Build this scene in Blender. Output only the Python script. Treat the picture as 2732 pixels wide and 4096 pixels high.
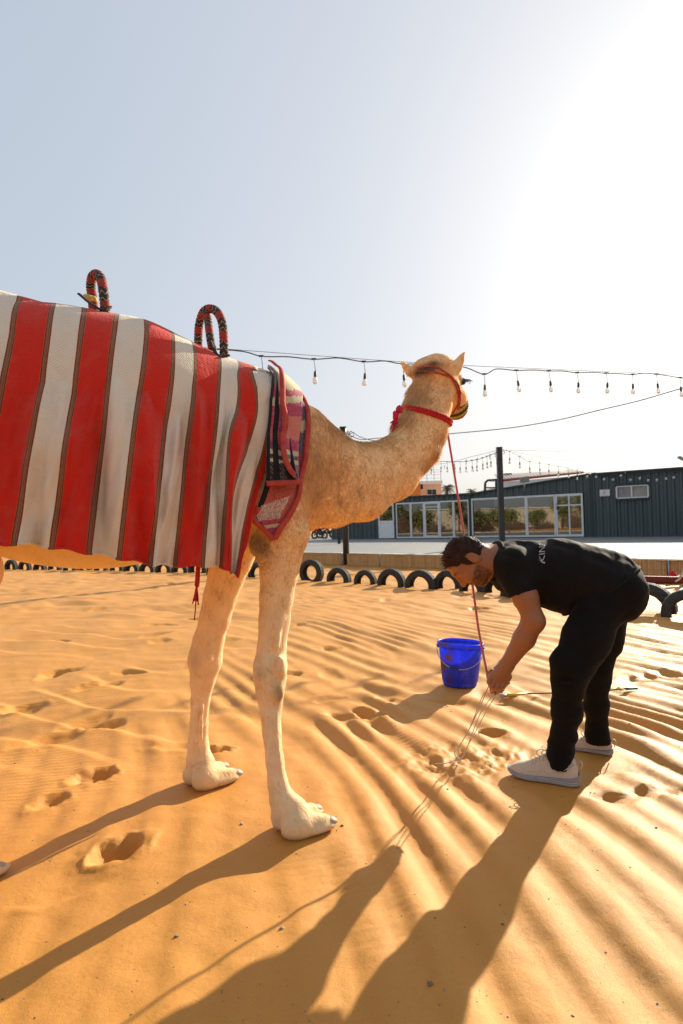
import bpy, bmesh, math, random
import numpy as np
from mathutils import Vector, Matrix
random.seed(7); rng = np.random.default_rng(11)
for o in list(bpy.data.objects): bpy.data.objects.remove(o)
scene = bpy.context.scene
R = math.radians
# ------------------------------------------------------------------ camera
FPX, CX, CY, CAMH = 2400.0, 1366.0, 2048.0, 1.12
PITCH, ROLL = R(1.24), R(1.5)
fwd = np.array([0, math.cos(PITCH), math.sin(PITCH)])
up0 = np.array([0, -math.sin(PITCH), math.cos(PITCH)])
rt0 = np.array([1.0, 0, 0])
rt = math.cos(ROLL) * rt0 - math.sin(ROLL) * up0
up = math.sin(ROLL) * rt0 + math.cos(ROLL) * up0
cam = bpy.data.cameras.new('camera'); camo = bpy.data.objects.new('camera', cam)
scene.collection.objects.link(camo); scene.camera = camo
cam.sensor_fit = 'HORIZONTAL'; cam.sensor_width = 24.0; cam.lens = 24.0 * FPX / 2732.0
cam.clip_start = 0.05; cam.clip_end = 6000
camo.matrix_world = Matrix(((rt[0], up[0], -fwd[0], 0), (rt[1], up[1], -fwd[1], 0), (rt[2], up[2], -fwd[2], CAMH), (0, 0, 0, 1)))
cam.dof.use_dof = True; cam.dof.focus_distance = 2.75; cam.dof.aperture_fstop = 4.5
scene.render.resolution_x = 683; scene.render.resolution_y = 1024
# ------------------------------------------------------------------ sky, sun, exposure
SUN_AZ, SUN_EL = R(38.5), R(22.3)
world = bpy.data.worlds.new("World"); scene.world = world; world.use_nodes = True
wn = world.node_tree; bg = wn.nodes['Background']
sky = wn.nodes.new('ShaderNodeTexSky'); sky.sky_type = 'NISHITA'; sky.sun_disc = False
sky.sun_elevation = SUN_EL; sky.sun_rotation = SUN_AZ
sky.air_density = 1.0; sky.dust_density = 4.0; sky.ozone_density = 1.5; sky.altitude = 0
gm_ = wn.nodes.new('ShaderNodeGamma'); gm_.inputs[1].default_value = .40; wn.links.new(sky.outputs[0], gm_.inputs[0])   # dusty air: softer aureole
hz_ = wn.nodes.new('ShaderNodeMix'); hz_.data_type = 'RGBA'; hz_.blend_type = 'ADD'; hz_.inputs['Factor'].default_value = 1; hz_.inputs[7].default_value = (.90, 1.04, 1.24, 1)
wn.links.new(gm_.outputs[0], hz_.inputs[6]); wn.links.new(hz_.outputs[2], bg.inputs[0]); bg.inputs[1].default_value = 0.124
sl = bpy.data.lights.new('sun', 'SUN'); sl.energy = 5.0; sl.angle = R(0.55); sl.color = (1.0, 0.885, 0.69)
so = bpy.data.objects.new('sun', sl); scene.collection.objects.link(so)
SDIR = np.array([math.sin(SUN_AZ) * math.cos(SUN_EL), math.cos(SUN_AZ) * math.cos(SUN_EL), math.sin(SUN_EL)])
so.rotation_euler = Vector(-SDIR).to_track_quat('-Z', 'Y').to_euler(); so.location = tuple(SDIR * 30)
scene.view_settings.view_transform = 'Standard'; scene.view_settings.look = 'None'
scene.view_settings.gamma = 1; scene.view_settings.use_curve_mapping = False
scene.view_settings.exposure = 1.03
scene.render.engine = 'CYCLES'
try:
    scene.cycles.max_bounces = 8; scene.cycles.diffuse_bounces = 4; scene.cycles.transparent_max_bounces = 12
except Exception: pass
# ------------------------------------------------------------------ pixel -> place
def ray(px, py):
    d = fwd * FPX + rt * (px - CX) + up * (CY - py)
    return d / d[1]
CAMP = np.array([0, 0, CAMH])
def pt(px, py, Y): return CAMP + ray(px, py) * Y
def gp(px, py, z=0.0):
    d = ray(px, py); return CAMP + d * ((z - CAMH) / d[2])
# ------------------------------------------------------------------ noise
_perm = np.random.default_rng(3).permutation(256); _perm = np.concatenate([_perm, _perm, _perm])
_gr = np.random.default_rng(4).uniform(0, 2 * np.pi, 256); _gx, _gy = np.cos(_gr), np.sin(_gr)
def perlin(x, y, seed=0):
    x = np.asarray(x, float) + seed * 17.31; y = np.asarray(y, float) + seed * 5.77
    xi = np.floor(x).astype(int); yi = np.floor(y).astype(int); xf = x - xi; yf = y - yi
    xi &= 255; yi &= 255
    u = xf * xf * xf * (xf * (xf * 6 - 15) + 10); v = yf * yf * yf * (yf * (yf * 6 - 15) + 10)
    def g(ix, iy, fx, fy):
        h = _perm[_perm[ix & 255] + (iy & 255)]; return _gx[h] * fx + _gy[h] * fy
    a = g(xi, yi, xf, yf); b = g(xi + 1, yi, xf - 1, yf); c = g(xi, yi + 1, xf, yf - 1); d = g(xi + 1, yi + 1, xf - 1, yf - 1)
    return 1.5 * ((a * (1 - u) + b * u) * (1 - v) + (c * (1 - u) + d * u) * v)
def sstep(a, b, x):
    t = np.clip((x - a) / (b - a), 0, 1); return t * t * (3 - 2 * t)
# ------------------------------------------------------------------ objects
COL = scene.collection
def wloc(o):
    v = Vector((0, 0, 0))
    while o is not None: v += o.location; o = o.parent
    return np.array(v)
def tag(o, label=None, cat=None, group=None, kind=None):
    if label: o['label'] = label
    if cat: o['category'] = cat
    if group: o['group'] = group
    if kind: o['kind'] = kind
    return o
def mesh(name, V, F, mat=None, smooth=True):
    V = np.asarray(V, float)
    me = bpy.data.meshes.new(name)
    if isinstance(F, np.ndarray):
        n, k = F.shape
        me.vertices.add(len(V)); me.vertices.foreach_set('co', V.ravel())
        me.loops.add(n * k); me.loops.foreach_set('vertex_index', F.ravel().astype(np.int32))
        me.polygons.add(n); me.polygons.foreach_set('loop_start', np.arange(0, n * k, k, dtype=np.int32))
        me.polygons.foreach_set('loop_total', np.full(n, k, dtype=np.int32)) if False else None
        me.update(calc_edges=True)
    else:
        me.from_pydata([tuple(v) for v in V], [], [tuple(int(i) for i in f) for f in F]); me.update()
    if smooth: me.polygons.foreach_set('use_smooth', np.ones(len(me.polygons), bool))
    if mat: me.materials.append(mat)
    return me
def obj(name, V, F, mat=None, parent=None, loc=None, smooth=True):
    """mesh object from WORLD coordinates; loc = its origin (top level) or the parent's frame"""
    if parent is not None:
        L = wloc(parent); o = bpy.data.objects.new(name, mesh(name, np.asarray(V, float) - L, F, mat, smooth)); o.parent = parent
    else:
        V = np.asarray(V, float)
        if loc is None:
            loc = V.mean(0); loc[2] = V[:, 2].min()
        loc = np.asarray(loc, float)
        o = bpy.data.objects.new(name, mesh(name, V - loc, F, mat, smooth)); o.location = loc
    COL.objects.link(o); return o
def thing(name, label, cat, loc=(0, 0, 0), group=None, kind=None):
    o = bpy.data.objects.new(name, None); COL.objects.link(o); o.location = tuple(float(a) for a in loc)
    o.empty_display_size = 0.1
    return tag(o, label, cat, group, kind)
def copy_tree(o, parent=None):
    c = o.copy(); COL.objects.link(c); c.parent = parent
    for ch in list(o.children): copy_tree(ch, c)
    return c
class G:
    def __init__(s): s.V = []; s.F = []; s.n = 0
    def add(s, V, F):
        V = np.asarray(V, float); s.V.append(V); s.F += [[i + s.n for i in f] for f in F]; s.n += len(V); return s
    def out(s): return np.concatenate(s.V), s.F
def obox(c, ax, ay, az, hx, hy, hz):
    c = np.asarray(c, float); ax, ay, az = [np.asarray(a, float) / np.linalg.norm(a) for a in (ax, ay, az)]
    V = [c + sx * hx * ax + sy * hy * ay + sz * hz * az for sx in (-1, 1) for sy in (-1, 1) for sz in (-1, 1)]
    F = [(0, 1, 3, 2), (4, 6, 7, 5), (0, 4, 5, 1), (2, 3, 7, 6), (0, 2, 6, 4), (1, 5, 7, 3)]
    return np.array(V), F
def bbox(x0, x1, y0, y1, z0, z1):
    return obox(((x0 + x1) / 2, (y0 + y1) / 2, (z0 + z1) / 2), (1, 0, 0), (0, 1, 0), (0, 0, 1), (x1 - x0) / 2, (y1 - y0) / 2, (z1 - z0) / 2)
def beam(a, b, w, h=None, upv=(0, 0, 1)):
    a = np.asarray(a, float); b = np.asarray(b, float); d = b - a; L = np.linalg.norm(d); d /= L
    u = np.asarray(upv, float)
    if abs(d @ u) > .95: u = np.array([1.0, 0, 0])
    s = np.cross(d, u); s /= np.linalg.norm(s); u = np.cross(s, d)
    return obox((a + b) / 2, d, s, u, L / 2, w / 2, (h or w) / 2)
def smooth_path(P, n=8, closed=False):
    P = np.asarray(P, float); out = []; m = len(P)
    rngi = range(m if closed else m - 1)
    for i in rngi:
        if closed: p0, p1, p2, p3 = P[(i - 1) % m], P[i], P[(i + 1) % m], P[(i + 2) % m]
        else: p0, p1, p2, p3 = P[max(i - 1, 0)], P[i], P[i + 1], P[min(i + 2, m - 1)]
        for k in range(n):
            t = k / n
            out.append(.5 * ((2 * p1) + (-p0 + p2) * t + (2 * p0 - 5 * p1 + 4 * p2 - p3) * t * t + (-p0 + 3 * p1 - 3 * p2 + p3) * t ** 3))
    if not closed: out.append(P[-1])
    return np.array(out)
def frames(P, closed=False):
    T = np.gradient(P, axis=0)
    if closed: T = np.roll(P, -1, 0) - np.roll(P, 1, 0)
    T /= np.linalg.norm(T, axis=1)[:, None] + 1e-12
    N = np.zeros_like(P); a = np.array([0, 0, 1.0])
    if abs(T[0] @ a) > .9: a = np.array([1.0, 0, 0])
    N[0] = np.cross(T[0], a); N[0] /= np.linalg.norm(N[0])
    for i in range(1, len(P)):
        v = N[i - 1] - T[i] * (N[i - 1] @ T[i]); N[i] = v / (np.linalg.norm(v) + 1e-12)
    return T, N, np.cross(T, N)
def tube(P, r, n=8, closed=False, caps=True, flat=None):
    P = np.asarray(P, float); m = len(P); r = np.broadcast_to(np.asarray(r, float), (m,))
    T, N, B = frames(P, closed)
    an = np.arange(n) * 2 * np.pi / n
    f = 1.0 if flat is None else flat
    V = (P[:, None, :] + r[:, None, None] * (np.cos(an)[None, :, None] * N[:, None, :] + f * np.sin(an)[None, :, None] * B[:, None, :])).reshape(-1, 3)
    F = []
    for i in range(m if closed else m - 1):
        j = (i + 1) % m
        for k in range(n):
            F.append((i * n + k, i * n + (k + 1) % n, j * n + (k + 1) % n, j * n + k))
    if caps and not closed:
        F.append(tuple(range(n - 1, -1, -1))); F.append(tuple((m - 1) * n + k for k in range(n)))
    return V, F
def strand(P, R0, r, turns_per_m, phase, n=6, res=None):
    """one helical strand of a twisted rope along path P"""
    P = np.asarray(P, float); L = np.concatenate([[0], np.cumsum(np.linalg.norm(np.diff(P, axis=0), axis=1))])
    m = res or max(12, int(L[-1] * turns_per_m * 8)); s = np.linspace(0, L[-1], m)
    Q = np.stack([np.interp(s, L, P[:, k]) for k in range(3)], 1); T, N, B = frames(Q)
    a = 2 * np.pi * turns_per_m * s + phase
    return tube(Q + R0 * (np.cos(a)[:, None] * N + np.sin(a)[:, None] * B), r, n)
def lathe(prof, n=32, c=(0, 0, 0), axis=None, closed_prof=False):
    prof = np.asarray(prof, float); m = len(prof); an = np.arange(n) * 2 * np.pi / n
    V = np.stack([prof[:, None, 0] * np.cos(an)[None], prof[:, None, 0] * np.sin(an)[None], np.broadcast_to(prof[:, None, 1], (m, n))], -1).reshape(-1, 3)
    F = []
    for i in range(m if closed_prof else m - 1):
        j = (i + 1) % m
        for k in range(n): F.append((i * n + k, i * n + (k + 1) % n, j * n + (k + 1) % n, j * n + k))
    if axis is not None:
        q = Vector((0, 0, 1)).rotation_difference(Vector(axis)).to_matrix(); V = V @ np.array(q).T
    return V + np.asarray(c, float), F
def gridF(nu, nv, closed_u=False):
    F = []
    for i in range(nu if closed_u else nu - 1):
        for j in range(nv - 1): F.append((i * nv + j, ((i + 1) % nu) * nv + j, ((i + 1) % nu) * nv + j + 1, i * nv + j + 1))
    return F
# ------------------------------------------------------------------ signed distance fields -> surface
class Field:
    def __init__(s, xs, ys, zs):
        s.x, s.y, s.z = [np.asarray(a, np.float32) for a in (xs, ys, zs)]
        s.F = np.full((len(xs), len(ys), len(zs)), .5, np.float32)
    def sl(s, lo, hi):
        o = []
        for a, l, h in zip((s.x, s.y, s.z), lo, hi):
            i = np.searchsorted(a, l); j = np.searchsorted(a, h); o.append(slice(max(i - 1, 0), min(j + 1, len(a))))
        return tuple(o)
    def pts(s, S): return np.meshgrid(s.x[S[0]], s.y[S[1]], s.z[S[2]], indexing='ij', sparse=True)
    def _put(s, S, d, k, sub=False):
        a = s.F[S]
        if sub:
            d = -d; h = np.maximum(k - np.abs(a - d), 0) / k; s.F[S] = np.maximum(a, d) + h * h * k * .25
        else:
            h = np.maximum(k - np.abs(a - d), 0) / k; s.F[S] = np.minimum(a, d) - h * h * k * .25
    def rc(s, a, b, ra, rb, k=.03, sub=False):
        a = np.asarray(a, np.float32); b = np.asarray(b, np.float32); m = max(ra, rb) + .1 + k
        S = s.sl(np.minimum(a, b) - m, np.maximum(a, b) + m); X, Y, Z = s.pts(S); ba = b - a; L = max(float(ba @ ba), 1e-9)
        t = np.clip(((X - a[0]) * ba[0] + (Y - a[1]) * ba[1] + (Z - a[2]) * ba[2]) / L, 0, 1)
        d = np.sqrt((X - a[0] - t * ba[0]) ** 2 + (Y - a[1] - t * ba[1]) ** 2 + (Z - a[2] - t * ba[2]) ** 2) - (ra + (rb - ra) * t)
        s._put(S, d, k, sub)
    def ell(s, c, r, A=None, k=.03, sub=False):
        c = np.asarray(c, np.float32); A = np.eye(3) if A is None else np.asarray(A, float)
        m = max(r) + .1 + k; S = s.sl(c - m, c + m); X, Y, Z = s.pts(S)
        q = [(X - c[0]) * A[i][0] + (Y - c[1]) * A[i][1] + (Z - c[2]) * A[i][2] for i in range(3)]
        k0 = np.sqrt(sum((q[i] / r[i]) ** 2 for i in range(3))); k1 = np.sqrt(sum((q[i] / r[i] ** 2) ** 2 for i in range(3))) + 1e-9
        s._put(S, (k0 * (k0 - 1) / k1).astype(np.float32), k, sub)
    def chain(s, P, r, k=.03):
        for i in range(len(P) - 1): s.rc(P[i], P[i + 1], r[i], r[i + 1], k)
    def cut(s, p, n, k=.004):
        """remove the half space the normal n points into"""
        X, Y, Z = s.pts((slice(None),) * 3); d = (X - p[0]) * n[0] + (Y - p[1]) * n[1] + (Z - p[2]) * n[2]
        s.F = np.maximum(s.F, d.astype(np.float32))
    def at(s, P):
        P = np.atleast_2d(np.asarray(P, float)); o = []
        for a, c in zip((s.x, s.y, s.z), P.T):
            i = np.clip(np.searchsorted(a, c) - 1, 0, len(a) - 2); f = np.clip((c - a[i]) / (a[i + 1] - a[i]), 0, 1); o.append((i, f))
        (i, fx), (j, fy), (k, fz) = o; F = s.F
        c0 = F[i, j, k] * (1 - fx) + F[i + 1, j, k] * fx; c1 = F[i, j + 1, k] * (1 - fx) + F[i + 1, j + 1, k] * fx
        c2 = F[i, j, k + 1] * (1 - fx) + F[i + 1, j, k + 1] * fx; c3 = F[i, j + 1, k + 1] * (1 - fx) + F[i + 1, j + 1, k + 1] * fx
        return (c0 * (1 - fy) + c1 * fy) * (1 - fz) + (c2 * (1 - fy) + c3 * fy) * fz
    def grad(s, P, e=.012):
        P = np.atleast_2d(np.asarray(P, float)); g = np.zeros_like(P)
        for k in range(3):
            d = np.zeros(3); d[k] = e; g[:, k] = s.at(P + d) - s.at(P - d)
        return g / (np.linalg.norm(g, axis=1)[:, None] + 1e-9)
    def push(s, P, off, it=6):
        P = np.array(P, float)
        for _ in range(it):
            d = s.at(P); m = d < off
            if not m.any(): break
            P[m] += s.grad(P[m]) * (off - d[m])[:, None]
        return P
    def hit(s, px, py, off=0.0, Y0=1.3, Y1=3.6):
        d = ray(px, py); t = np.linspace(Y0, Y1, 1200); P = CAMP + d[None] * t[:, None]; f = s.at(P) - off
        i = np.argmax(f < 0)
        if f[i] >= 0: return None
        return P[i]
    def surf(s):
        F = s.F; ins = F < 0; nx, ny, nz = F.shape
        c = np.zeros((nx - 1, ny - 1, nz - 1), np.uint8)
        offs = [(a, b, d) for a in (0, 1) for b in (0, 1) for d in (0, 1)]
        for a, b, d in offs: c += ins[a:nx - 1 + a, b:ny - 1 + b, d:nz - 1 + d]
        act = np.argwhere((c > 0) & (c < 8)); I, J, K = act.T
        acc = np.zeros((len(act), 3)); cnt = np.zeros(len(act)); xyz = (s.x, s.y, s.z)
        for ax in range(3):
            for a in (0, 1):
                for b in (0, 1):
                    o0 = [0, 0, 0]; o1 = [0, 0, 0]; q = [i for i in range(3) if i != ax]
                    o0[q[0]] = a; o0[q[1]] = b; o1[:] = o0; o1[ax] = 1
                    f0 = F[I + o0[0], J + o0[1], K + o0[2]]; f1 = F[I + o1[0], J + o1[1], K + o1[2]]
                    m = (f0 < 0) != (f1 < 0); t = f0[m] / (f0[m] - f1[m])
                    for d in range(3):
                        ii = (I, J, K)[d][m]; p0 = xyz[d][ii + o0[d]]; p1 = xyz[d][ii + o1[d]]; acc[m, d] += p0 + (p1 - p0) * t
                    cnt[m] += 1
        V = acc / cnt[:, None]; idx = -np.ones(c.shape, np.int32); idx[I, J, K] = np.arange(len(act))
        quads = []
        for ax in range(3):
            q = [i for i in range(3) if i != ax]
            s0 = [slice(None)] * 3; s1 = [slice(None)] * 3; s0[ax] = slice(0, -1); s1[ax] = slice(1, None)
            for d in q: s0[d] = slice(1, -1); s1[d] = slice(1, -1)
            a = ins[tuple(s0)]; b = ins[tuple(s1)]; e = np.argwhere(a != b)
            if not len(e): continue
            flip = a[tuple(e.T)]
            base = e.copy(); base[:, q[0]] += 1; base[:, q[1]] += 1
            def ci(d0, d1):
                g = base.copy(); g[:, q[0]] -= d0; g[:, q[1]] -= d1; return idx[tuple(g.T)]
            Q = np.stack([ci(1, 1), ci(0, 1), ci(0, 0), ci(1, 0)], 1)
            if ax == 1: flip = ~flip
            Q[~flip] = Q[~flip][:, ::-1]; quads.append(Q)
        Q = np.concatenate(quads); Q = Q[(Q >= 0).all(1)]
        return V, Q
def relax(V, Q, it=3, lam=.5):
    E = np.concatenate([Q[:, [0, 1]], Q[:, [1, 2]], Q[:, [2, 3]], Q[:, [3, 0]]]); n = len(V)
    for _ in range(it):
        S = np.zeros_like(V); C = np.zeros(n)
        for a, b in ((0, 1), (1, 0)):
            np.add.at(C, E[:, a], 1)
            for d in range(3): S[:, d] += np.bincount(E[:, a], V[E[:, b], d], n)
        V = V * (1 - lam) + lam * S / np.maximum(C, 1)[:, None]
    return V
def vnormals(V, Q):
    n = np.cross(V[Q[:, 2]] - V[Q[:, 0]], V[Q[:, 3]] - V[Q[:, 1]]); N = np.zeros_like(V)
    for k in range(4):
        for d in range(3): N[:, d] += np.bincount(Q[:, k], n[:, d], len(V))
    return N / (np.linalg.norm(N, axis=1)[:, None] + 1e-12)
def vcol(o, C, name='Col'):
    a = o.data.attributes.new(name, 'FLOAT_COLOR', 'POINT'); C = np.asarray(C, np.float32)
    if C.shape[1] == 3: C = np.concatenate([C, np.ones((len(C), 1), np.float32)], 1)
    a.data.foreach_set('color', C.ravel())
def uvmap(o, U):
    """per-vertex uv"""
    me = o.data; l = me.uv_layers.new(name='UVMap'); vi = np.zeros(len(me.loops), np.int32); me.loops.foreach_get('vertex_index', vi)
    l.data.foreach_set('uv', np.asarray(U, np.float32)[vi].ravel())
# ------------------------------------------------------------------ materials
def newmat(name):
    m = bpy.data.materials.new(name); m.use_nodes = True; nt = m.node_tree; return m, nt, nt.nodes['Principled BSDF']
def N_(nt, t, **kw):
    n = nt.nodes.new(t)
    for k, v in kw.items():
        if k in n.inputs.keys(): n.inputs[k].default_value = v
        else: setattr(n, k, v)
    return n
def coord(nt, kind='Object', scale=None):
    tc = N_(nt, 'ShaderNodeTexCoord'); out = tc.outputs[kind]
    if scale is not None:
        mp = N_(nt, 'ShaderNodeMapping'); mp.inputs['Scale'].default_value = scale; nt.links.new(out, mp.inputs[0]); out = mp.outputs[0]
    return out
def c4(c): return (c[0], c[1], c[2], 1)
def mixc(nt, fac, a, b, mode='MIX'):
    n = nt.nodes.new('ShaderNodeMix'); n.data_type = 'RGBA'; n.blend_type = mode
    for s, v in ((n.inputs['Factor'], fac), (n.inputs[6], a), (n.inputs[7], b)):
        if hasattr(v, 'links') or hasattr(v, 'is_linked'): nt.links.new(v, s)
        else: s.default_value = v if isinstance(v, (int, float)) else c4(v)
    return n.outputs[2]
def ramp(nt, fac, stops, const=False):
    n = nt.nodes.new('ShaderNodeValToRGB'); cr = n.color_ramp; cr.interpolation = 'CONSTANT' if const else 'LINEAR'
    while len(cr.elements) < len(stops): cr.elements.new(0.5)
    for e, (p, c) in zip(cr.elements, stops):
        e.position = p; e.color = c4(c) if not isinstance(c, (int, float)) else (c, c, c, 1)
    nt.links.new(fac, n.inputs[0]); return n.outputs[0]
def bump(nt, bs, h, strength=.3, dist=.01, prev=None):
    b = N_(nt, 'ShaderNodeBump'); b.inputs['Strength'].default_value = strength; b.inputs['Distance'].default_value = dist
    nt.links.new(h, b.inputs['Height'])
    if prev is not None: nt.links.new(prev, b.inputs['Normal'])
    nt.links.new(b.outputs[0], bs.inputs['Normal']); return b.outputs[0]
def noise(nt, co, scale, detail=4, rough=.55, dist=0):
    n = N_(nt, 'ShaderNodeTexNoise'); n.inputs['Scale'].default_value = scale; n.inputs['Detail'].default_value = detail
    n.inputs['Roughness'].default_value = rough; n.inputs['Distortion'].default_value = dist; nt.links.new(co, n.inputs['Vector']); return n.outputs['Fac']
def M(name, a, b=None, scale=12, rough=.7, bscale=60, bstr=.2, bdist=.004, metal=0, stretch=None, spec=.4, coat=0):
    m, nt, bs = newmat(name); co = coord(nt, 'Object', stretch)
    b = b or tuple(x * .75 for x in a)
    f = noise(nt, co, scale, 5); f2 = ramp(nt, f, [(.35, 0.0), (.65, 1.0)])
    nt.links.new(mixc(nt, f2, a, b), bs.inputs['Base Color'])
    bs.inputs['Roughness'].default_value = rough; bs.inputs['Metallic'].default_value = metal
    bs.inputs['Specular IOR Level'].default_value = spec
    if coat: bs.inputs['Coat Weight'].default_value = coat
    if bstr: bump(nt, bs, noise(nt, co, bscale, 4), bstr, bdist)
    return m
# ================================================================== SAND
def pg(px, py): return gp(px, py)[:2]
PRINTS = []   # x, y, half length, half width, depth, heading angle
def fp(px, py, a, b, d, ang): x, y = pg(px, py); PRINTS.append((x, y, a, b, d, R(ang)))
fp(372, 3115, .085, .06, .05, 50); fp(470, 3400, .085, .055, .055, 45); fp(250, 3530, .12, .085, .014, 30)
fp(195, 3220, .07, .05, .03, 60); fp(860, 3005, .07, .045, .045, 20); fp(700, 2990, .10, .05, .02, 10)
fp(1480, 2850, .10, .055, .045, -35); fp(1380, 2860, .12, .05, .02, -30); fp(1320, 2785, .09, .05, .02, 10)
fp(1960, 2925, .08, .042, .034, -10); fp(1790, 2800, .12, .05, .014, 0)
fp(2440, 3190, .10, .045, .018, -15); fp(2610, 3165, .09, .04, .018, 0)
fp(2420, 3070, .10, .05, .016, -20); fp(1165, 2690, .08, .05, .03, 0); fp(1540, 2790, .06, .04, .015, 0)
fp(250, 2680, .14, .07, .03, 20); fp(520, 2690, .12, .06, .03, -10); fp(90, 2840, .12, .09, .03, 40)
fp(330, 2900, .15, .08, .02, 60); fp(640, 2500, .16, .07, .03, 0); fp(2300, 2640, .12, .06, .02, 0); fp(2560, 2700, .14, .07, .025, 20)
r2 = np.random.default_rng(5)
for _ in range(45):
    y = r2.uniform(4.2, 13.5); x = r2.uniform(-.75, .62) * y; PRINTS.append((x, y, r2.uniform(.09, .17), r2.uniform(.05, .09), r2.uniform(.012, .04), r2.uniform(0, 3.1)))
for _ in range(4):
    y = r2.uniform(3.0, 6.5); x = r2.uniform(-.7, -.12) * y; PRINTS.append((x, y, r2.uniform(.09, .15), r2.uniform(.05, .08), r2.uniform(.015, .04), r2.uniform(.2, 1.2)))
FLAT = []    # places where things stand on level sand: x, y, radius, height
def gh(x, y):
    x = np.asarray(x, float); y = np.asarray(y, float); r = np.hypot(x, y)
    fade = sstep(60, 25, r); front = sstep(-.3, .3, y)
    h = (.030 * perlin(x * .42, y * .42, 1) + .016 * perlin(x * 1.05, y * .8, 2)) * sstep(.5, 2, r)
    yc = np.clip(y - 1.8, 0, 2.7); q = x + .16 * np.clip(y - 1.8, -9, 0) + .16 * yc + .0772 * yc * yc + .577 * np.maximum(y - 4.5, 0)   # ridges fan out: along the view close by, slantwise further off
    w = .07 * perlin(x * .6, y * .3, 3) + .012 * perlin(x * 2.1, y * .9, 4)
    p = (q + w) / .165 * 2 * np.pi
    pb = (q * .93 + .11 * y + .10 * perlin(x * .8, y * .4, 34)) / .245 * 2 * np.pi; cr = lambda t: 2.3 * (.5 + .5 * np.sin(t + .35 * np.sin(t + 1.2))) ** 1.7 - .85
    near_w = sstep(3.4, 2.5, y); mb_ = sstep(-.18, .22, perlin(x * .95 + 3, y * .55, 35)) * (1 - .85 * near_w); s1 = cr(p) * (1 - mb_) + 1.15 * cr(pb) * mb_; s1 = s1 * ((.35 + .95 * sstep(-.5, .35, perlin(x * 2.6, y * .9, 36))) * (1 - .7 * near_w) + .75 * near_w)
    a1 = .0092 * (.6 + .85 * sstep(-.45, .5, perlin(x * 1.1, y * .5, 5))) * (1 - .85 * sstep(.2, -.3, x) * sstep(3.4, 2.6, y))
    p2 = (q * 1.0 + .35 * perlin(x * .4, y * .3, 6)) / .37 * 2 * np.pi
    left = sstep(-.1, -1.1, x + .05 * y) * sstep(2.2, 3.6, y)
    rip = a1 * s1 * (1 - .5 * sstep(3.0, 5.2, y)) * (1 - .9 * left) + .005 * np.sin(p2) * sstep(-.5, .3, x) + .012 * perlin(x * 2.2 + y * .5, y * 1.3, 31) + .0035 * perlin(x * 7.5, y * 2.6, 32) * (1 - left) + .004 * left * perlin(x * 3.5, y * 8, 33)
    # wind-cut ridges, steeper on one side, on the left and in the middle distance
    ql = x * .45 + y * .89 + .22 * perlin(x * 1.1, y * .9, 7) + .3 * perlin(x * .5, y * .45, 8)
    fl = (ql / .42) % 1.0; saw = np.where(fl < .78, fl / .78, (1 - fl) / .22) - .5
    rip = rip + left * .028 * saw * sstep(-.5, .4, perlin(x * 1.3, y * .7, 9))
    mid = sstep(6, 9, y)
    rip = rip * (1 - .6 * mid) + mid * (.022 * perlin(x * 1.6, y * 1.9, 10) + .012 * perlin(x * 4, y * 4, 11))
    h = h + rip * fade * front
    h = h + .0022 * perlin(x * 13, y * 13, 12) * sstep(9, 4, r) * front
    # trodden and dragged patch by the tether
    cx, cy = pg(1900, 3035); d2 = ((x - cx) / .34) ** 2 + ((y - cy) / .22) ** 2; m = np.exp(-d2 * d2)
    rg = 1 - np.abs(perlin(x * 11, y * 8, 13)) * 2.2
    rg2 = 1 - np.abs(perlin(x * 20 + y * 9, y * 19, 14)) * 2.0
    h = h * (1 - .5 * m) + m * (.012 * rg + .009 * rg2 - .018)
    near = np.abs(y) < 15
    for (x0, y0, a, b, d, an) in PRINTS:
        dx = x - x0; dy = y - y0; sel = (np.abs(dx) < a * 3) & (np.abs(dy) < a * 3)
        if not np.any(sel): continue
        dx = dx[sel] if dx.ndim else dx; dy = dy[sel] if dy.ndim else dy
        u = dx * math.cos(an) + dy * math.sin(an); v = -dx * math.sin(an) + dy * math.cos(an)
        wob = 1 + .28 * perlin(u / a * 1.3 + x0 * 9, v / b * 1.3 + y0 * 7, 15); dd = ((u / a) ** 2 + (v / b) ** 2) * wob * wob; e = -d * np.exp(-dd * dd) + (.16) * d * np.exp(-((np.sqrt(dd) - 1.35) ** 2) / .09)
        if h.ndim: h[sel] += e
        else: h = h + e
    for (x0, y0, rr, z) in FLAT:
        m = np.exp(-(((x - x0) ** 2 + (y - y0) ** 2) / rr ** 2) ** 2); h = h * (1 - m) + z * m
    return h
def g0(x, y): return float(gh(np.array([x]), np.array([y]))[0])
# level places: camel feet, shoes, bucket
for px, py, rr in ((1215, 3320, .17), (860, 3140, .17), (20, 3500, .16), (2175, 3112, .19), (2375, 3018, .19), (1838, 2742, .15)):
    x, y = pg(px, py); FLAT.append((x, y, rr, 0.0))
fine = np.radians(np.arange(-64, 64.01, .165)); coarse = np.radians(np.arange(70, 290, 5.0))
AZ = np.concatenate([fine, coarse])
RR = np.concatenate([[.25, .5, .75], .95 * np.exp(np.arange(0, 3.95, .0062)), 50 * 1.3 ** np.arange(0, 17)])
rr_, aa_ = np.meshgrid(RR, AZ, indexing='ij'); X = rr_ * np.sin(aa_); Y = rr_ * np.cos(aa_)
Zs = gh(X.ravel(), Y.ravel()).reshape(X.shape); Zs[:, len(fine):] = Zs[:, len(fine):] * .0 - .02
V = np.stack([X, Y, Zs], -1).reshape(-1, 3); nr, na = X.shape
i, j = np.meshgrid(np.arange(nr - 1), np.arange(na), indexing='ij'); j2 = (j + 1) % na
Fq = np.stack([i * na + j, i * na + j2, (i + 1) * na + j2, (i + 1) * na + j], -1).reshape(-1, 4)[:, ::-1]
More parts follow.
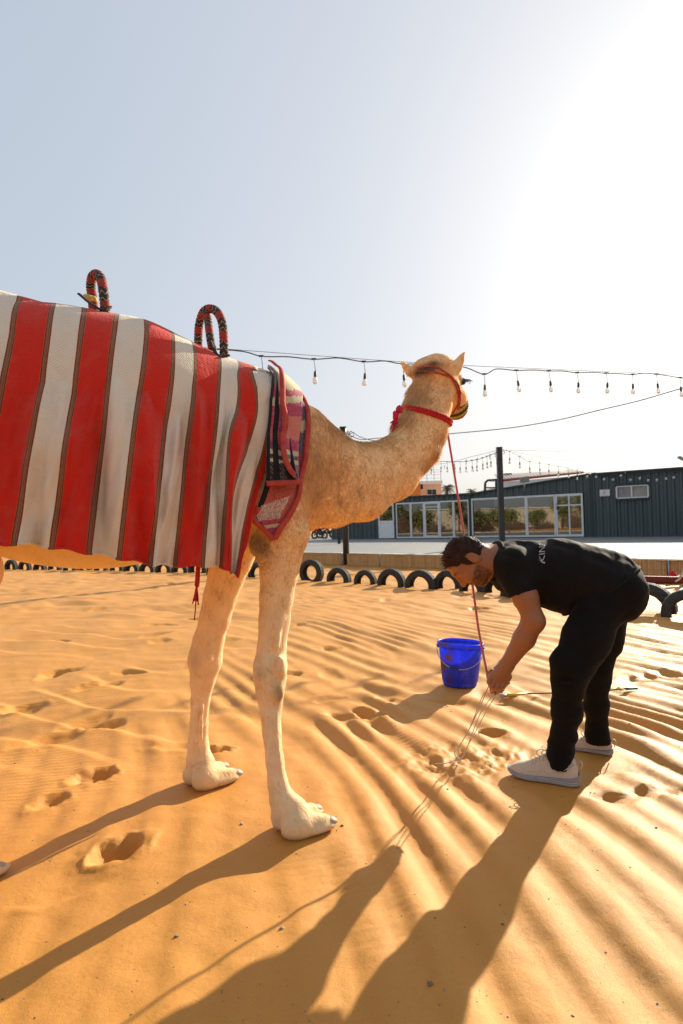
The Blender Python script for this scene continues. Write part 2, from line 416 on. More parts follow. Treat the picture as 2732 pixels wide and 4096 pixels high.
def sand_mat():
    m, nt, bs = newmat('sand'); co = coord(nt, 'Object')
    f1 = ramp(nt, noise(nt, co, 1.3, 5), [(.3, 0.0), (.7, 1.0)]); f2 = noise(nt, co, 900, 2, .6); f3 = ramp(nt, noise(nt, co, 240, 2), [(.62, 0.0), (.75, 1.0)])
    c = mixc(nt, f1, (.49, .213, .036), (.435, .18, .027))
    c = mixc(nt, f2, c, mixc(nt, .5, c, (.72, .36, .10))); c = mixc(nt, f3, c, (.30, .12, .026))
    nt.links.new(c, bs.inputs['Base Color']); bs.inputs['Roughness'].default_value = .52; bs.inputs['Specular IOR Level'].default_value = .22; bs.inputs['Specular Tint'].default_value = (1, .9, .75, 1)
    wv = N_(nt, 'ShaderNodeTexWave', wave_type='BANDS', bands_direction='Y'); wv.inputs['Scale'].default_value = 8.5; wv.inputs['Distortion'].default_value = 5
    wv.inputs['Detail'].default_value = 2; wv.inputs['Detail Scale'].default_value = .8
    mp = N_(nt, 'ShaderNodeMapping'); mp.inputs['Rotation'].default_value = (0, 0, R(-14)); nt.links.new(co, mp.inputs[0]); nt.links.new(mp.outputs[0], wv.inputs['Vector'])
    msk = ramp(nt, noise(nt, co, .9, 2), [(.52, 0.0), (.66, 1.0)])
    mu = N_(nt, 'ShaderNodeMath', operation='MULTIPLY'); nt.links.new(wv.outputs['Fac'], mu.inputs[0]); nt.links.new(msk, mu.inputs[1])
    b1 = bump(nt, bs, mu.outputs[0], .3, .005)
    b2 = bump(nt, bs, noise(nt, co, 45, 5, .65), .35, .006, b1)
    bump(nt, bs, noise(nt, co, 420, 3, .75), .8, .0018, b2)
    return m
SAND = sand_mat()
sand = obj('sand', V, Fq, SAND, loc=(0, 0, 0)); tag(sand, 'rippled orange desert sand with footprints', 'sand', kind='structure')
# loose stones
STONE = M('stone', (.10, .085, .07), (.24, .21, .18), 30, .8, 90, .4)
STONEP = M('stone_pale', (.42, .38, .34), (.30, .26, .22), 30, .8, 90, .4)
def rock(r, seed):
    g = np.random.default_rng(seed); bm = bmesh.new(); bmesh.ops.create_icosphere(bm, subdivisions=1, radius=1)
    V = np.array([v.co for v in bm.verts]); F = [[v.index for v in f.verts] for f in bm.faces]; bm.free()
    V *= (1 + .25 * g.standard_normal((len(V), 1))) * np.array([1.2, .85, .6]) * r; return V, F
big = [(1722, 3925, .011, 0), (1128, 3690, .008, 1), (1368, 3300, .009, 0), (967, 3293, .008, 1), (705, 3730, .007, 0), (2268, 2920, .011, 1), (2015, 2775, .010, 1), (2520, 2915, .008, 1), (2010, 3690, .007, 0), (1960, 2740, .010, 1), (2625, 3320, .007, 1), (1790, 3150, .008, 0)]
for n, (px, py, r, k) in enumerate(big):
    r *= .72; V, F = rock(r, 50 + n); p = gp(px, py); p[2] = g0(p[0], p[1])
    o = obj('stone', V + p + np.array([0, 0, r * .3]), F, STONEP if k else STONE, loc=p)
    tag(o, 'small pale grey stone lying loose on the sand' if k else 'small dark stone lying loose on the sand', 'stone', 'pale stones on the sand' if k else 'dark stones on the sand')
gs = G(); r3 = np.random.default_rng(9); rocks = [rock(1, 200 + k) for k in range(6)]
for k in range(1500):
    y = 1.2 + 8.5 * r3.random() ** 1.3; x = r3.uniform(-.7, .7) * y; s = r3.uniform(.0009, .0028) * (1.5 if r3.random() < .08 else 1) * (1 + .08 * y)
    a = r3.uniform(0, 6.28); V, F = rocks[k % 6]; c, s_ = math.cos(a), math.sin(a); V = V @ np.array([[c, s_, 0], [-s_, c, 0], [0, 0, 1]]) * s
    gs.add(V + np.array([x, y, 0]), F)
V, F = gs.out(); per = len(rocks[0][0]); ctr = V.reshape(-1, per, 3).mean(1); zz = gh(ctr[:, 0], ctr[:, 1]); V[:, 2] += np.repeat(zz, per)
tag(obj('grit', V, F, STONE, loc=(0, 0, 0)), 'fine dark grit scattered over the sand', 'grit', kind='stuff')

# ================================================================== TERRACE with reed edging
DECK = .31
E0 = np.array([-.99, 17.6]); ED = np.array([6.7, -6.5]); ED /= np.linalg.norm(ED); EN = np.array([ED[1], -ED[0]]); EN = -EN if EN @ np.array([1, 1]) < 0 else EN
def edge(t, off=0.0, z=0.0): p = E0 + ED * t + EN * off; return np.array([p[0], p[1], z])
CA = np.array([10.9, 26.3]); CD = np.array([-.8, .6]); CN = np.array([-.6, -.8])      # container line, s runs to the left, CN faces the sand
def cont(s, out=0.0, z=0.0): p = CA + CD * s + CN * out; return np.array([p[0], p[1], DECK + z])
def s_at(px):
    k = (px - CX) / FPX * 1.0; k = ray(px, 2100)[0]; return (CA[0] - k * CA[1]) / (CD[0] * -1 + k * CD[1])
def paver_mat():
    m, nt, bs = newmat('pavers'); tc = N_(nt, 'ShaderNodeTexCoord'); mp = N_(nt, 'ShaderNodeMapping'); mp.inputs['Rotation'].default_value = (0, 0, R(44))
    nt.links.new(tc.outputs['Object'], mp.inputs[0])
    br = N_(nt, 'ShaderNodeTexBrick'); br.inputs['Scale'].default_value = 1; br.inputs['Brick Width'].default_value = .6; br.inputs['Row Height'].default_value = .15
    br.inputs['Mortar Size'].default_value = .006; br.inputs['Color1'].default_value = (.21, .21, .21, 1); br.inputs['Color2'].default_value = (.17, .17, .17, 1); br.inputs['Mortar'].default_value = (.10, .095, .09, 1)
    nt.links.new(mp.outputs[0], br.inputs['Vector'])
    n = noise(nt, tc.outputs['Object'], 1.5, 5); c = mixc(nt, ramp(nt, n, [(.3, 0.0), (.75, .35)]), br.outputs['Color'], (.24, .225, .20))
    nt.links.new(c, bs.inputs['Base Color']); bs.inputs['Roughness'].default_value = .65
    b = bump(nt, bs, br.outputs['Fac'], .4, -.004); bump(nt, bs, noise(nt, tc.outputs['Object'], 60, 4), .2, .003, b); return m
PAVE = paver_mat()
a, b = edge(-22), edge(22); c_, d_ = edge(22, 34), edge(-22, 34)
Vt = np.array([[*p[:2], z] for z in (-.5, DECK) for p in (a, b, c_, d_)])
terr = obj('terrace', Vt, [(4, 5, 6, 7), (0, 3, 2, 1), (0, 1, 5, 4), (1, 2, 6, 5), (2, 3, 7, 6), (3, 0, 4, 7)], PAVE, loc=(0, 0, 0), smooth=False)
tag(terr, 'raised terrace paved with grey concrete blocks', 'terrace', kind='structure')
KERB = M('coping', (.52, .49, .44), (.42, .39, .35), 8, .8, 50, .3)
Vs, Fs = obox((0, 0, 0), (1, 0, 0), (0, 1, 0), (0, 0, 1), .595, .12, .02); kme = mesh('coping_slab', Vs, Fs, KERB, False)
for k in range(-14, 18):
    o = bpy.data.objects.new('coping_slab', kme); COL.objects.link(o); o.parent = terr; o.location = tuple(edge(k * 1.2, .13, DECK + .016 + random.uniform(-.003, .003)))
    o.rotation_euler = (0, 0, math.atan2(ED[1], ED[0]) + random.uniform(-.004, .004))
REED = M('reed', (.74, .47, .20), (.55, .31, .11), 3, .75, 30, .3, stretch=(60, 60, 1)); REEDT = M('reed_rim', (.52, .28, .11), (.36, .18, .07), 10, .8)
METAL = M('galvanised', (.45, .45, .44), (.35, .35, .34), 8, .4, 60, .1, metal=.8); BLACK = M('black_paint', (.022, .022, .022), (.035, .034, .032), 6, .45, 90, .1)
def reed_panel(t0, t1):
    root = thing('reed_panel', 'low screen of golden reeds edging the paved terrace', 'reed screen', edge((t0 + t1) / 2, -.04), 'reed screens along the terrace edge')
    g = G(); n = int((t1 - t0) / .0135)
    for k in range(n):
        t = t0 + (k + .5) / n * (t1 - t0); z1 = .315 + random.uniform(-.012, .016); r = random.uniform(.006, .0085); off = -.035 + random.uniform(-.006, .006) + .012 * math.sin(t * 4)
        p0 = edge(t, off, -.06); p1 = edge(t + random.uniform(-.005, .005), off, z1); an = np.arange(5) * 2 * np.pi / 5
        ring = np.stack([np.cos(an) * r, np.sin(an) * r, 0 * an], 1)
        g.add(np.concatenate([ring + p0, ring + p1]), [(q, (q + 1) % 5, 5 + (q + 1) % 5, 5 + q) for q in range(5)] + [(5, 6, 7, 8, 9)])
    tag(obj('reeds', *g.out(), REED, root, smooth=False), kind='stuff')
    for z in (.03, .15, .27):
        obj('binding_wire', *tube([edge(t, -.050 + .012 * math.sin(t * 4), z) for t in np.linspace(t0, t1, 24)], .003, 5), METAL, root)
    P = np.array([edge(t, -.034 + .01 * math.sin(t * 7), .322 + .004 * math.sin(t * 9)) for t in np.linspace(t0, t1, 30)])
    obj('rim', *tube(P, .018, 7, flat=.55), REEDT, root)
    for t in (t0 + .01,): obj('stake', *tube([edge(t, -.06, -.1), edge(t, -.06, .34)], .012, 8), METAL, root)
tt = [-9.4, -7.2, -5.0, -2.8, -.6, 1.38, 2.75, 5.1, 7.4, 9.6, 11.8, 14.0, 16.2]
for a, b in zip(tt[:-1], tt[1:]): reed_panel(a + .015, b - .015)

# ================================================================== CONTAINER OFFICES
CORR = M('container_paint', (.082, .106, .108), (.058, .078, .080), 1.6, .5, 40, .15, spec=.4, stretch=(1.5, 1.5, .25))
DARKT = M('dark_trim', (.035, .046, .05), (.03, .04, .044), 5, .5)
WHITE = M('white_frame', (.78, .77, .75), (.70, .69, .67), 6, .45, 60, .08)
INT = M('interior_wall', (.22, .19, .16), (.17, .15, .13), 2, .9); INTF = M('interior_floor', (.10, .08, .065), (.07, .055, .045), 3, .8)
def glass_mat():
    m, nt, bs = newmat('tinted_glass'); g = N_(nt, 'ShaderNodeBsdfGlossy'); g.inputs['Roughness'].default_value = .012; g.inputs['Color'].default_value = (.9, .88, .83, 1)
    co = coord(nt, 'Object'); bn = N_(nt, 'ShaderNodeBump'); bn.inputs['Strength'].default_value = .03; bn.inputs['Distance'].default_value = .02; nt.links.new(noise(nt, co, 1.2, 2), bn.inputs['Height']); nt.links.new(bn.outputs[0], g.inputs['Normal'])
    t = N_(nt, 'ShaderNodeBsdfTransparent'); t.inputs['Color'].default_value = (.5, .47, .42, 1)
    fr = N_(nt, 'ShaderNodeFresnel'); fr.inputs['IOR'].default_value = 2.6
    mx = N_(nt, 'ShaderNodeMixShader'); nt.links.new(fr.outputs[0], mx.inputs[0]); nt.links.new(t.outputs[0], mx.inputs[1]); nt.links.new(g.outputs[0], mx.inputs[2])
    nt.links.new(mx.outputs[0], nt.nodes['Material Output'].inputs['Surface']); return m
GLASS = glass_mat(); CLEAR = glass_mat(); CLEAR.name = 'clear_glass'
for n_ in CLEAR.node_tree.nodes:
    if n_.type == 'FRESNEL': n_.inputs['IOR'].default_value = 1.3
    if n_.type == 'BSDF_TRANSPARENT': n_.inputs['Color'].default_value = (.93, .93, .93, 1)
def corr(s0, s1, z0, z1a, z1b, pitch=.29, dep=.055, out=0.0):
    """corrugated sheet between s0 and s1; top height goes from z1a (at s0) to z1b (at s1)"""
    pr = [(0, 0), (.30, 0), (.42, 1), (.88, 1)]; S = []; n = int(abs(s1 - s0) / pitch) + 1; sg = 1 if s1 > s0 else -1
    for k in range(n):
        for f, d in pr:
            s = s0 + sg * (k + f) * pitch
            if (s1 - s) * sg > 0: S.append((s, d))
    S.append((s1, 0)); V = []
    for s, d in S:
        zt = z1a + (z1b - z1a) * (s - s0) / (s1 - s0); V += [cont(s, out - d * dep, z0), cont(s, out - d * dep, zt)]
    F = [(2 * k, 2 * k + 1, 2 * k + 3, 2 * k + 2) for k in range(len(S) - 1)]
    return np.array(V), F
def cbox(s0, s1, o0, o1, z0, z1):
    return obox(cont((s0 + s1) / 2, (o0 + o1) / 2, (z0 + z1) / 2), (*CD, 0), (*CN, 0), (0, 0, 1), abs(s1 - s0) / 2, abs(o1 - o0) / 2, abs(z1 - z0) / 2)
def glazing(root, name, s0, s1, z0, z1, fw=.07, pd=.0):
    """one framed pane"""
    fr = G()
    for a, b, c, d in ((s0, s1, z0, z0 + fw), (s0, s1, z1 - fw, z1)): fr.add(*cbox(a, b, .02, .085, c, d))
    sa, sb = min(s0, s1), max(s0, s1)
    for a, b in ((sa, sa + fw * .75), (sb - fw * .75, sb)): fr.add(*cbox(a, b, .018, .087, z0 + fw, z1 - fw))
    f = obj(name, *fr.out(), WHITE, root, smooth=False)
    obj('pane', *cbox(sa + fw * .6, sb - fw * .6, .048, .054, z0 + fw * .8, z1 - fw * .8), GLASS, f, smooth=False)
    return f
def shell(root, s0, s1, zt0, zt1, depth=5.5):
    """floor, ceiling, back and end walls behind the front"""
    V = np.array([cont(s, -o, z) for s, zt in ((s0, zt0), (s1, zt1)) for o, z in ((.07, 0.01), (depth, 0.01), (depth, zt - .02), (.07, zt - .02))])
    obj('floor', V[[0, 1, 5, 4]], [(0, 1, 2, 3)], INTF, root, smooth=False)
    obj('back_wall', V[[1, 2, 6, 5]], [(0, 1, 2, 3)], INT, root, smooth=False)
    obj('end_wall', V[[0, 1, 2, 3]], [(0, 1, 2, 3)], CORR, root, smooth=False); obj('end_wall', V[[4, 5, 6, 7]], [(3, 2, 1, 0)], CORR, root, smooth=False)
    rf = np.array([cont(s, o, zt + dz) for s, zt in ((s0, zt0), (s1, zt1)) for o, dz in ((.09, 0.0), (.09, .07), (-depth - .05, .07), (-depth - .05, 0.0))])
    obj('roof', rf, [(0, 1, 2, 3), (7, 6, 5, 4), (0, 4, 5, 1), (1, 5, 6, 2), (2, 6, 7, 3), (3, 7, 4, 0)], DARKT, root, smooth=False)
# --- office with the long run of windows and a glazed door
sL0, sL1 = s_at(1882), s_at(1325); sd0, sd1 = s_at(1579), s_at(1517)
root = thing('container_office', 'dark grey container office with glazed door in a run of windows', 'container', cont((sL0 + sL1) / 2))
shell(root, sL0, sL1, 2.16, 2.2)
GZ = 1.9
obj('fascia', *corr(sL0, sd1, GZ + .02, 2.16, 2.19), CORR, root, smooth=False)
obj('wall', *corr(sd1 + .03, sL1, 0, 2.19, 2.2), CORR, root, smooth=False)
xs = [1880, 1818, 1762, 1700, 1647, 1588]
ss = [s_at(x) for x in xs]
for k in range(5):
    if k == 2:
        d = glazing(root, 'door', ss[k] + .01, ss[k + 1] - .01, .03, GZ, .12)
        obj('handle', *beam(cont(ss[k] + .12, .13, .9), cont(ss[k] + .12, .13, 1.15), .03), METAL, d)
        obj('lintel', *cbox(ss[k], ss[k + 1], .02, .08, GZ - .30, GZ - .26), WHITE, d, smooth=False)
    else: glazing(root, 'window', ss[k] + .005, ss[k + 1] - .005, .03, GZ)
obj('corner_post', *cbox(sL0 - .09, sL0 + .03, -.02, .10, 0, 2.16), DARKT, root, smooth=False)
obj('corner_post', *cbox(ss[5] + .01, sd0 - .02, -.02, .05, 0, GZ + .02), DARKT, root, smooth=False)
d = glazing(root, 'side_door', sd0, sd1, .03, GZ - .02, .1); obj('panel', *cbox(sd0 + .07, sd1 - .07, .03, .075, .13, .98), WHITE, d, smooth=False)
w = glazing(root, 'window', s_at(1455), s_at(1410), 1.03, 1.7, .06)
# --- office with big sliding panes and rising roof
sM0, sM1 = s_at(2362), s_at(1884)
root = thing('container_office', 'dark grey container office with white framed sliding glass and rising roofline', 'container', cont((sM0 + sM1) / 2))
shell(root, sM0, sM1, 2.72, 2.14)
zf = lambda s: 2.72 + (2.14 - 2.72) * (s - sM0) / (sM1 - sM0)
obj('fascia', *corr(sM0, sM1, GZ + .06, 2.72, 2.14), CORR, root, smooth=False)
obj('wall', *corr(sM0, s_at(2338) - .02, 0, GZ + .06, GZ + .06), CORR, root, smooth=False)
bs_ = [s_at(x) for x in (2337, 2226, 2110, 2003, 1890)]
# right-hand pane is a four-light door
dd = glazing(root, 'door', bs_[0] + .01, bs_[1] - .01, .03, GZ + .04, .1)
mid_ = (bs_[0] + bs_[1]) / 2
obj('mullion', *cbox(mid_ - .03, mid_ + .03, .022, .083, .13, GZ - .06), WHITE, dd, smooth=False); obj('mullion', *cbox(bs_[0] + .09, bs_[1] - .09, .024, .081, 1.40, 1.46), WHITE, dd, smooth=False)
obj('handle', *beam(cont(bs_[1] - .08, .12, 1.25), cont(bs_[1] - .08, .12, 1.55), .035), METAL, dd)
for k in range(1, 4): glazing(root, 'sliding_pane', bs_[k] + .005, bs_[k + 1] - .005, .03, GZ + .04, .08)
# --- plain container with curtained window
sR0, sR1 = s_at(2362) - .02, -9.0
root = thing('container_cabin', 'plain dark grey corrugated container with one small curtained window', 'container', cont((sR0 + sR1) / 2))
w0, w1, wz0, wz1 = s_at(2472), s_at(2598), 1.62, 2.16
w0, w1 = max(w0, w1), min(w0, w1)
HR = 2.72
for s0, s1, z0, z1 in ((sR0 - .1, w0, 0, HR), (w0, w1, 0, wz0), (w0, w1, wz1, HR), (w1, sR1, 0, HR)): obj('wall_panel', *corr(s0, s1, z0, z1, z1), CORR, root, smooth=False)
shell(root, sR1, sR0 - .1, HR, HR)
obj('corner_post', *cbox(sR0 - .12, sR0 + .02, -.06, .03, 0, HR - .01), DARKT, root, smooth=False)
obj('top_rail', *cbox(sR0 - .12, sR1, -.03, .03, HR - .10, HR - .005), DARKT, root, smooth=False)
wf = G()
for a, b, c, d in ((w0, w1, wz0, wz0 + .05), (w0, w1, wz1 - .05, wz1)): wf.add(*cbox(a, b, -.05, .06, c, d))
for s in (w0, (w0 + w1) / 2 + .02, w1): wf.add(*cbox(s - .03, s + .03, -.048, .058, wz0 + .05, wz1 - .05))
wo = obj('window', *wf.out(), WHITE, root, smooth=False)
tr = G()
for a, b, c, d in ((w0 + .05, w1 - .05, wz0 - .07, wz0), (w0 + .05, w1 - .05, wz1, wz1 + .07)): tr.add(*cbox(a, b, -.02, .075, c, d))
obj('surround', *tr.out(), DARKT, wo, smooth=False)
CURT = M('curtain', (.66, .62, .66), (.55, .5, .54), 5, .9); CURT2 = M('curtain_pale', (.70, .69, .66), (.6, .59, .56), 5, .9)
wm = (w0 + w1) / 2
for a, b, mt in ((w0 - .04, wm + .03, CURT), (wm - .01, w1 + .04, CURT2)):
    sx = np.linspace(a, b, 40); V = np.array([cont(s, -.085 + .018 * math.sin(i * 1.1), z) for i, s in enumerate(sx) for z in (wz0 - .03, wz1 + .03)])
    obj('curtain', V, [(2 * k, 2 * k + 1, 2 * k + 3, 2 * k + 2) for k in range(39)], mt, wo)
    obj('pane', *cbox(a, b, -.012, -.006, wz0 + .03, wz1 - .03), CLEAR, wo, smooth=False)
# notice board with emblem
b0, b1 = s_at(2404), s_at(2444)
root = thing('wall_sign', 'small white sign with a gold emblem on the corrugated container wall', 'sign', cont((b0 + b1) / 2, .02, 1.6))
obj('board', *cbox(b0, b1, .004, .024, 1.76, 2.04), WHITE, root, smooth=False)
GOLD = M('gold_ink', (.62, .48, .22), (.5, .37, .15), 20, .5); gm = G(); cc = cont((b0 + b1) / 2 + .02, .028, 1.92); sx_ = np.array([*CD, 0])
for k in range(10):
    a = k * 2 * math.pi / 10; r0, r1 = .03, .075; w_ = .16
    P = [cc + sx_ * math.cos(a + q) * r + np.array([0, 0, math.sin(a + q) * r]) for r, q in ((r0, -w_ * 1.4), (r0, w_ * 1.4), (r1, w_), (r1, -w_))]
    gm.add(np.array(P), [(0, 1, 2, 3)])
gm.add(np.array([cc + sx_ * math.cos(a) * .024 + np.array([0, 0, math.sin(a) * .024]) for a in np.arange(12) * math.pi / 6]), [tuple(range(12))])
obj('emblem', *gm.out(), GOLD, root, smooth=False)
GREY = M('grey_ink', (.45, .43, .40)); 
obj('caption', *cbox(b0 - .08, b1 + .08, .025, .0265, 1.795, 1.81), GREY, root, smooth=False)
# container standing across the end of the terrace, beyond the picture on the right
root = thing('container_cabin', 'tall dark container standing across the right end of the terrace', 'container', (17.5, 19, DECK))
obj('wall', *bbox(15.3, 20.5, 15.2, 23.0, DECK, 4.6), CORR, root, smooth=False); obj('roof', *bbox(15.25, 20.55, 15.15, 23.05, 4.603, 4.68), DARKT, root, smooth=False)
obj('door', *bbox(15.26, 15.31, 18, 19, DECK + .01, DECK + 2.1), WHITE, root, smooth=False)
# ================================================================== POLES
def pole(px, Y, w, h, base, label, round_=False):
    X = ray(px, 2150)[0] * Y; root = thing('lighting_pole', label, 'pole', (X, Y, base))
    if round_: V, F = tube([(X, Y, base - .2), (X, Y, base + 1.2), (X, Y, base + h)], w / 2, 14)
    else: V, F = beam((X, Y, base - .1), (X, Y, base + h), w)
    obj('post', V, F, BLACK, root, smooth=round_)
    obj('top_cap', *beam((X, Y, base + h + .002), (X, Y, base + h + .03), w * 1.08), BLACK, root, smooth=False)
    obj('hook', *tube(smooth_path([(X + w * .5, Y - .02, base + h - .12), (X + w * .9, Y - .02, base + h - .10), (X + w * 1.0, Y - .02, base + h - .17), (X + w * .7, Y - .02, base + h - .2)], 5), .012, 6), METAL, root)
    return np.array([X, Y, base + h])
PT1 = pole(1383, 16.55, .175, 3.80, 0.0, 'thick round black pole standing in front of the reed screen', True)
PT2 = pole(2008, 19.5, .165, 3.18, DECK, 'square black pole on the terrace carrying two light strings')
PT3 = pole(1356, 26.0, .13, 3.1, DECK, 'slim black post on the terrace near the container offices')
pole(1640, 31.0, .10, 2.12, DECK, 'slim dark post directly in front of the office windows') if False else None
# ================================================================== STRING LIGHTS
def bulb_glass():
    m, nt, bs = newmat('bulb_glass'); co = coord(nt, 'Object'); nt.links.new(mixc(nt, noise(nt, co, 30, 3), (.95, .93, .88), (.85, .82, .76)), bs.inputs['Base Color'])
    bs.inputs['Roughness'].default_value = .05; bs.inputs['Transmission Weight'].default_value = .55; bs.inputs['IOR'].default_value = 1.2; return m
BULB = bulb_glass(); SOCK = M('socket', (.05, .042, .038), (.03, .026, .024), 30, .6)
def bulb_meshes(sc, globe=False):
    p = [(0, 0), (.006, -.001), (.012, -.01), (.0135, -.05), (.011, -.06), (0, -.061)]; Vs, Fs = lathe(np.array(p) * sc, 10)
    if globe: q = [(.0, -.055), (.011, -.06), (.030, -.075), (.036, -.098), (.030, -.122), (.014, -.133), (0, -.135)]
    else: q = [(0, -.058), (.011, -.06), (.017, -.072), (.023, -.095), (.022, -.11), (.014, -.124), (0, -.13)]
    Vb, Fb = lathe(np.array(q) * sc, 12); return mesh('socket', Vs, Fs, SOCK), mesh('bulb', Vb, Fb, BULB)
def cable_mat(n, c): return M(n, c, rough=.6, bstr=0)
CAB = cable_mat('cable', (.06, .055, .052)); WIRE = cable_mat('wire', (.13, .13, .135))
def string_lights(label, path, bulbs, sc, r=.009, drop=.1, globe=False, wire=None, lean=(0, 0), group=None):
    root = thing('string_lights', label, 'string lights', path[0], group)
    obj('cable', *tube(smooth_path(path, 6), r, 6), CAB, root)
    if wire is not None: obj('messenger_wire', *tube(wire, r * .5, 5), WIRE, root)
    ms, mb = bulb_meshes(sc, globe); L = wloc(root)
    for k, p in enumerate(bulbs):
        q = np.asarray(p, float); lx, ly = lean[0] + random.uniform(-.01, .01), lean[1]; e = q + np.array([lx, ly, -drop])
        if drop > .02:
            w = obj('drop_wire', *tube([q, (q + e) / 2 + np.array([.003, 0, 0]), e], r * .55, 5), CAB, root)
            obj('clip', *beam(q - np.array([.035, 0, -.004]), q + np.array([.035, 0, .004]), .03, .022), SOCK, w) if not globe and sc > 1.1 else None
        s = bpy.data.objects.new('socket', ms); COL.objects.link(s); s.parent = root; s.location = tuple(e - L); s.rotation_euler = (random.uniform(-.1, .1), random.uniform(-.1, .1) + lx, 0)
        b = bpy.data.objects.new('bulb', mb); COL.objects.link(b); b.parent = s
    return root
B1 = [(1045, 1425), (1255, 1437), (1455, 1447), (1610, 1455), (1937, 1497), (2065, 1482), (2195, 1484), (2308, 1491), (2424, 1493), (2530, 1498), (2625, 1497), (2720, 1511)]
def z1(px): return 1 / np.interp(px, [0, 1045, 2720, 4200], [1 / 6.5, 1 / 8.5, 1 / 11.6, 1 / 14.0])
SAG = [(-600, 1330), (0, 1352), (560, 1385), (940, 1402)]
mids = [(1150, 1427), (1355, 1432), (1540, 1444), (1780, 1459), (1862, 1470), (1985, 1476), (2130, 1480), (2250, 1484), (2366, 1489), (2478, 1495), (2578, 1493), (2672, 1503)]
allp = sorted(SAG + B1 + mids + [(2860, 1530), (3400, 1540)]); path = [pt(x, y, z1(x)) for x, y in allp]
wire = smooth_path([pt(x, y, z1(x)) for x, y in ((-600, 1320), (0, 1345), (560, 1375), (940, 1399), (1500, 1440), (1862, 1462), (2366, 1484), (2732, 1500), (3400, 1538))], 6)
string_lights('long string of clear pear bulbs passing behind the camel head', path, [pt(x, y, z1(x)) for x, y in B1], 1.6, .0085, .17, wire=wire, lean=(.012, 0))
e_ = path[-1]; r_ = thing('lighting_pole', 'black pole beyond the sand at the right end of the long bulb string', 'pole', (e_[0], e_[1], 0)); obj('post', *tube([(e_[0], e_[1], -.2), (e_[0], e_[1], e_[2] + .15)], .085, 12), BLACK, r_)
e_ = path[0]; r_ = thing('lighting_pole', 'black pole left of the camel holding the long bulb string', 'pole', (e_[0], e_[1], 0)); obj('post', *tube([(e_[0], e_[1], -.2), (e_[0], e_[1], e_[2] + .05)], .06, 12), BLACK, r_)
# plain wire from the round pole rising to the right
def z2(px): return 1 / np.interp(px, [1383, 2732, 3300], [1 / 16.5, 1 / 11.5, 1 / 10.2])
W2 = [(1400, 1745), (1440, 1757), (1520, 1752), (1640, 1748), (1800, 1735), (1985, 1718), (2100, 1703), (2250, 1676), (2400, 1640), (2560, 1602), (2732, 1552), (3100, 1450)]
w2 = [pt(x, y, z2(x)) for x, y in W2]; w2[0] = PT1 + np.array([.09, 0, -.14])
o = obj('overhead_wire', *tube(smooth_path(w2, 6), .011, 6), WIRE); tag(o, 'thin bare wire rising to the right from the round black pole', 'wire')
e_ = w2[-1]; r_ = thing('lighting_pole', 'black pole outside the sand pen holding the bare wire', 'pole', (e_[0], e_[1], 0)); obj('post', *tube([(e_[0], e_[1], -.2), (e_[0], e_[1], e_[2] + .1)], .085, 12), BLACK, r_)
o = obj('coiled_wire', *tube(smooth_path([PT1 + np.array(a) for a in ((.09, -.05, -.1), (.16, -.06, -.16), (.22, -.05, -.1), (.30, -.05, -.2), (.24, -.06, -.26), (.16, -.05, -.22), (.28, -.06, -.14), (.42, -.05, -.24), (.7, 0, -.34), (1.0, 0, -.4))], 6), .010, 5), WIRE); tag(o, 'tangled wire hanging at the top of the round black pole', 'wire')
# far strings from the square pole
def far(px, a, b): return 1 / np.interp(px, a, b)
p1 = [(1720, 1858), (1760, 1846), (1840, 1847), (1910, 1838), (1975, 1815), (2000, 1803)]
z3 = lambda x: far(x, [1690, 2000], [1 / 25.5, 1 / 19.5])
path = [pt(1640, 1850, z3(1640))] + [pt(x, y, z3(x)) for x, y in p1]
bl = [pt(x, np.interp(x, [a for a, b in p1], [b for a, b in p1]), z3(x)) for x in (1726, 1764, 1788, 1818, 1840, 1864, 1888, 1907, 1930, 1948, 1963, 1986)]
string_lights('string of small dangling bulbs left of the square pole', path, bl, 1.7, .010, .2)
p1b = [(1730, 1857), (1800, 1850), (1880, 1828), (1950, 1812), (2000, 1796)]; path = [pt(1650, 1858, z3(1650) + .6)] + [pt(x, y, z3(x) + .6) for x, y in p1b]
bl = [pt(x, np.interp(x, [a for a, b in p1b], [b for a, b in p1b]), z3(x) + .6) for x in (1733, 1778, 1818, 1865, 1910, 1958, 1980)]
string_lights('second finer bulb string left of the square pole', path, bl, 1.1, .006, .1)
p2 = [(2012, 1798), (2040, 1806), (2080, 1826), (2118, 1846), (2200, 1858), (2280, 1874), (2345, 1890)]
z4 = lambda x: far(x, [2008, 2345], [1 / 19.5, 1 / 26.0])
path = [pt(x, y, z4(x)) for x, y in p2]; path[-1] = cont(sM0 + .2, .12, 2.74)
bl = [pt(x, np.interp(x, [a for a, b in p2], [b for a, b in p2]), z4(x)) for x in (2038, 2078, 2118, 2157, 2195, 2234, 2272, 2308)]
string_lights('string of small dangling bulbs right of the square pole', path, bl, 1.7, .010, .2)
# thin wires high above the containers
for k, (ya, yb) in enumerate(((1806, 1818), (1838, 1848))):
    o = obj('overhead_wire', *tube(smooth_path([pt(2012, 1800, 19.5), pt(2250, ya, 22), pt(2500, yb, 25), pt(2900, yb - 10, 30)], 8), .006, 5), WIRE)
    tag(o, ('upper' if k == 0 else 'lower') + ' faint thin wire above the plain container roof', 'wire')
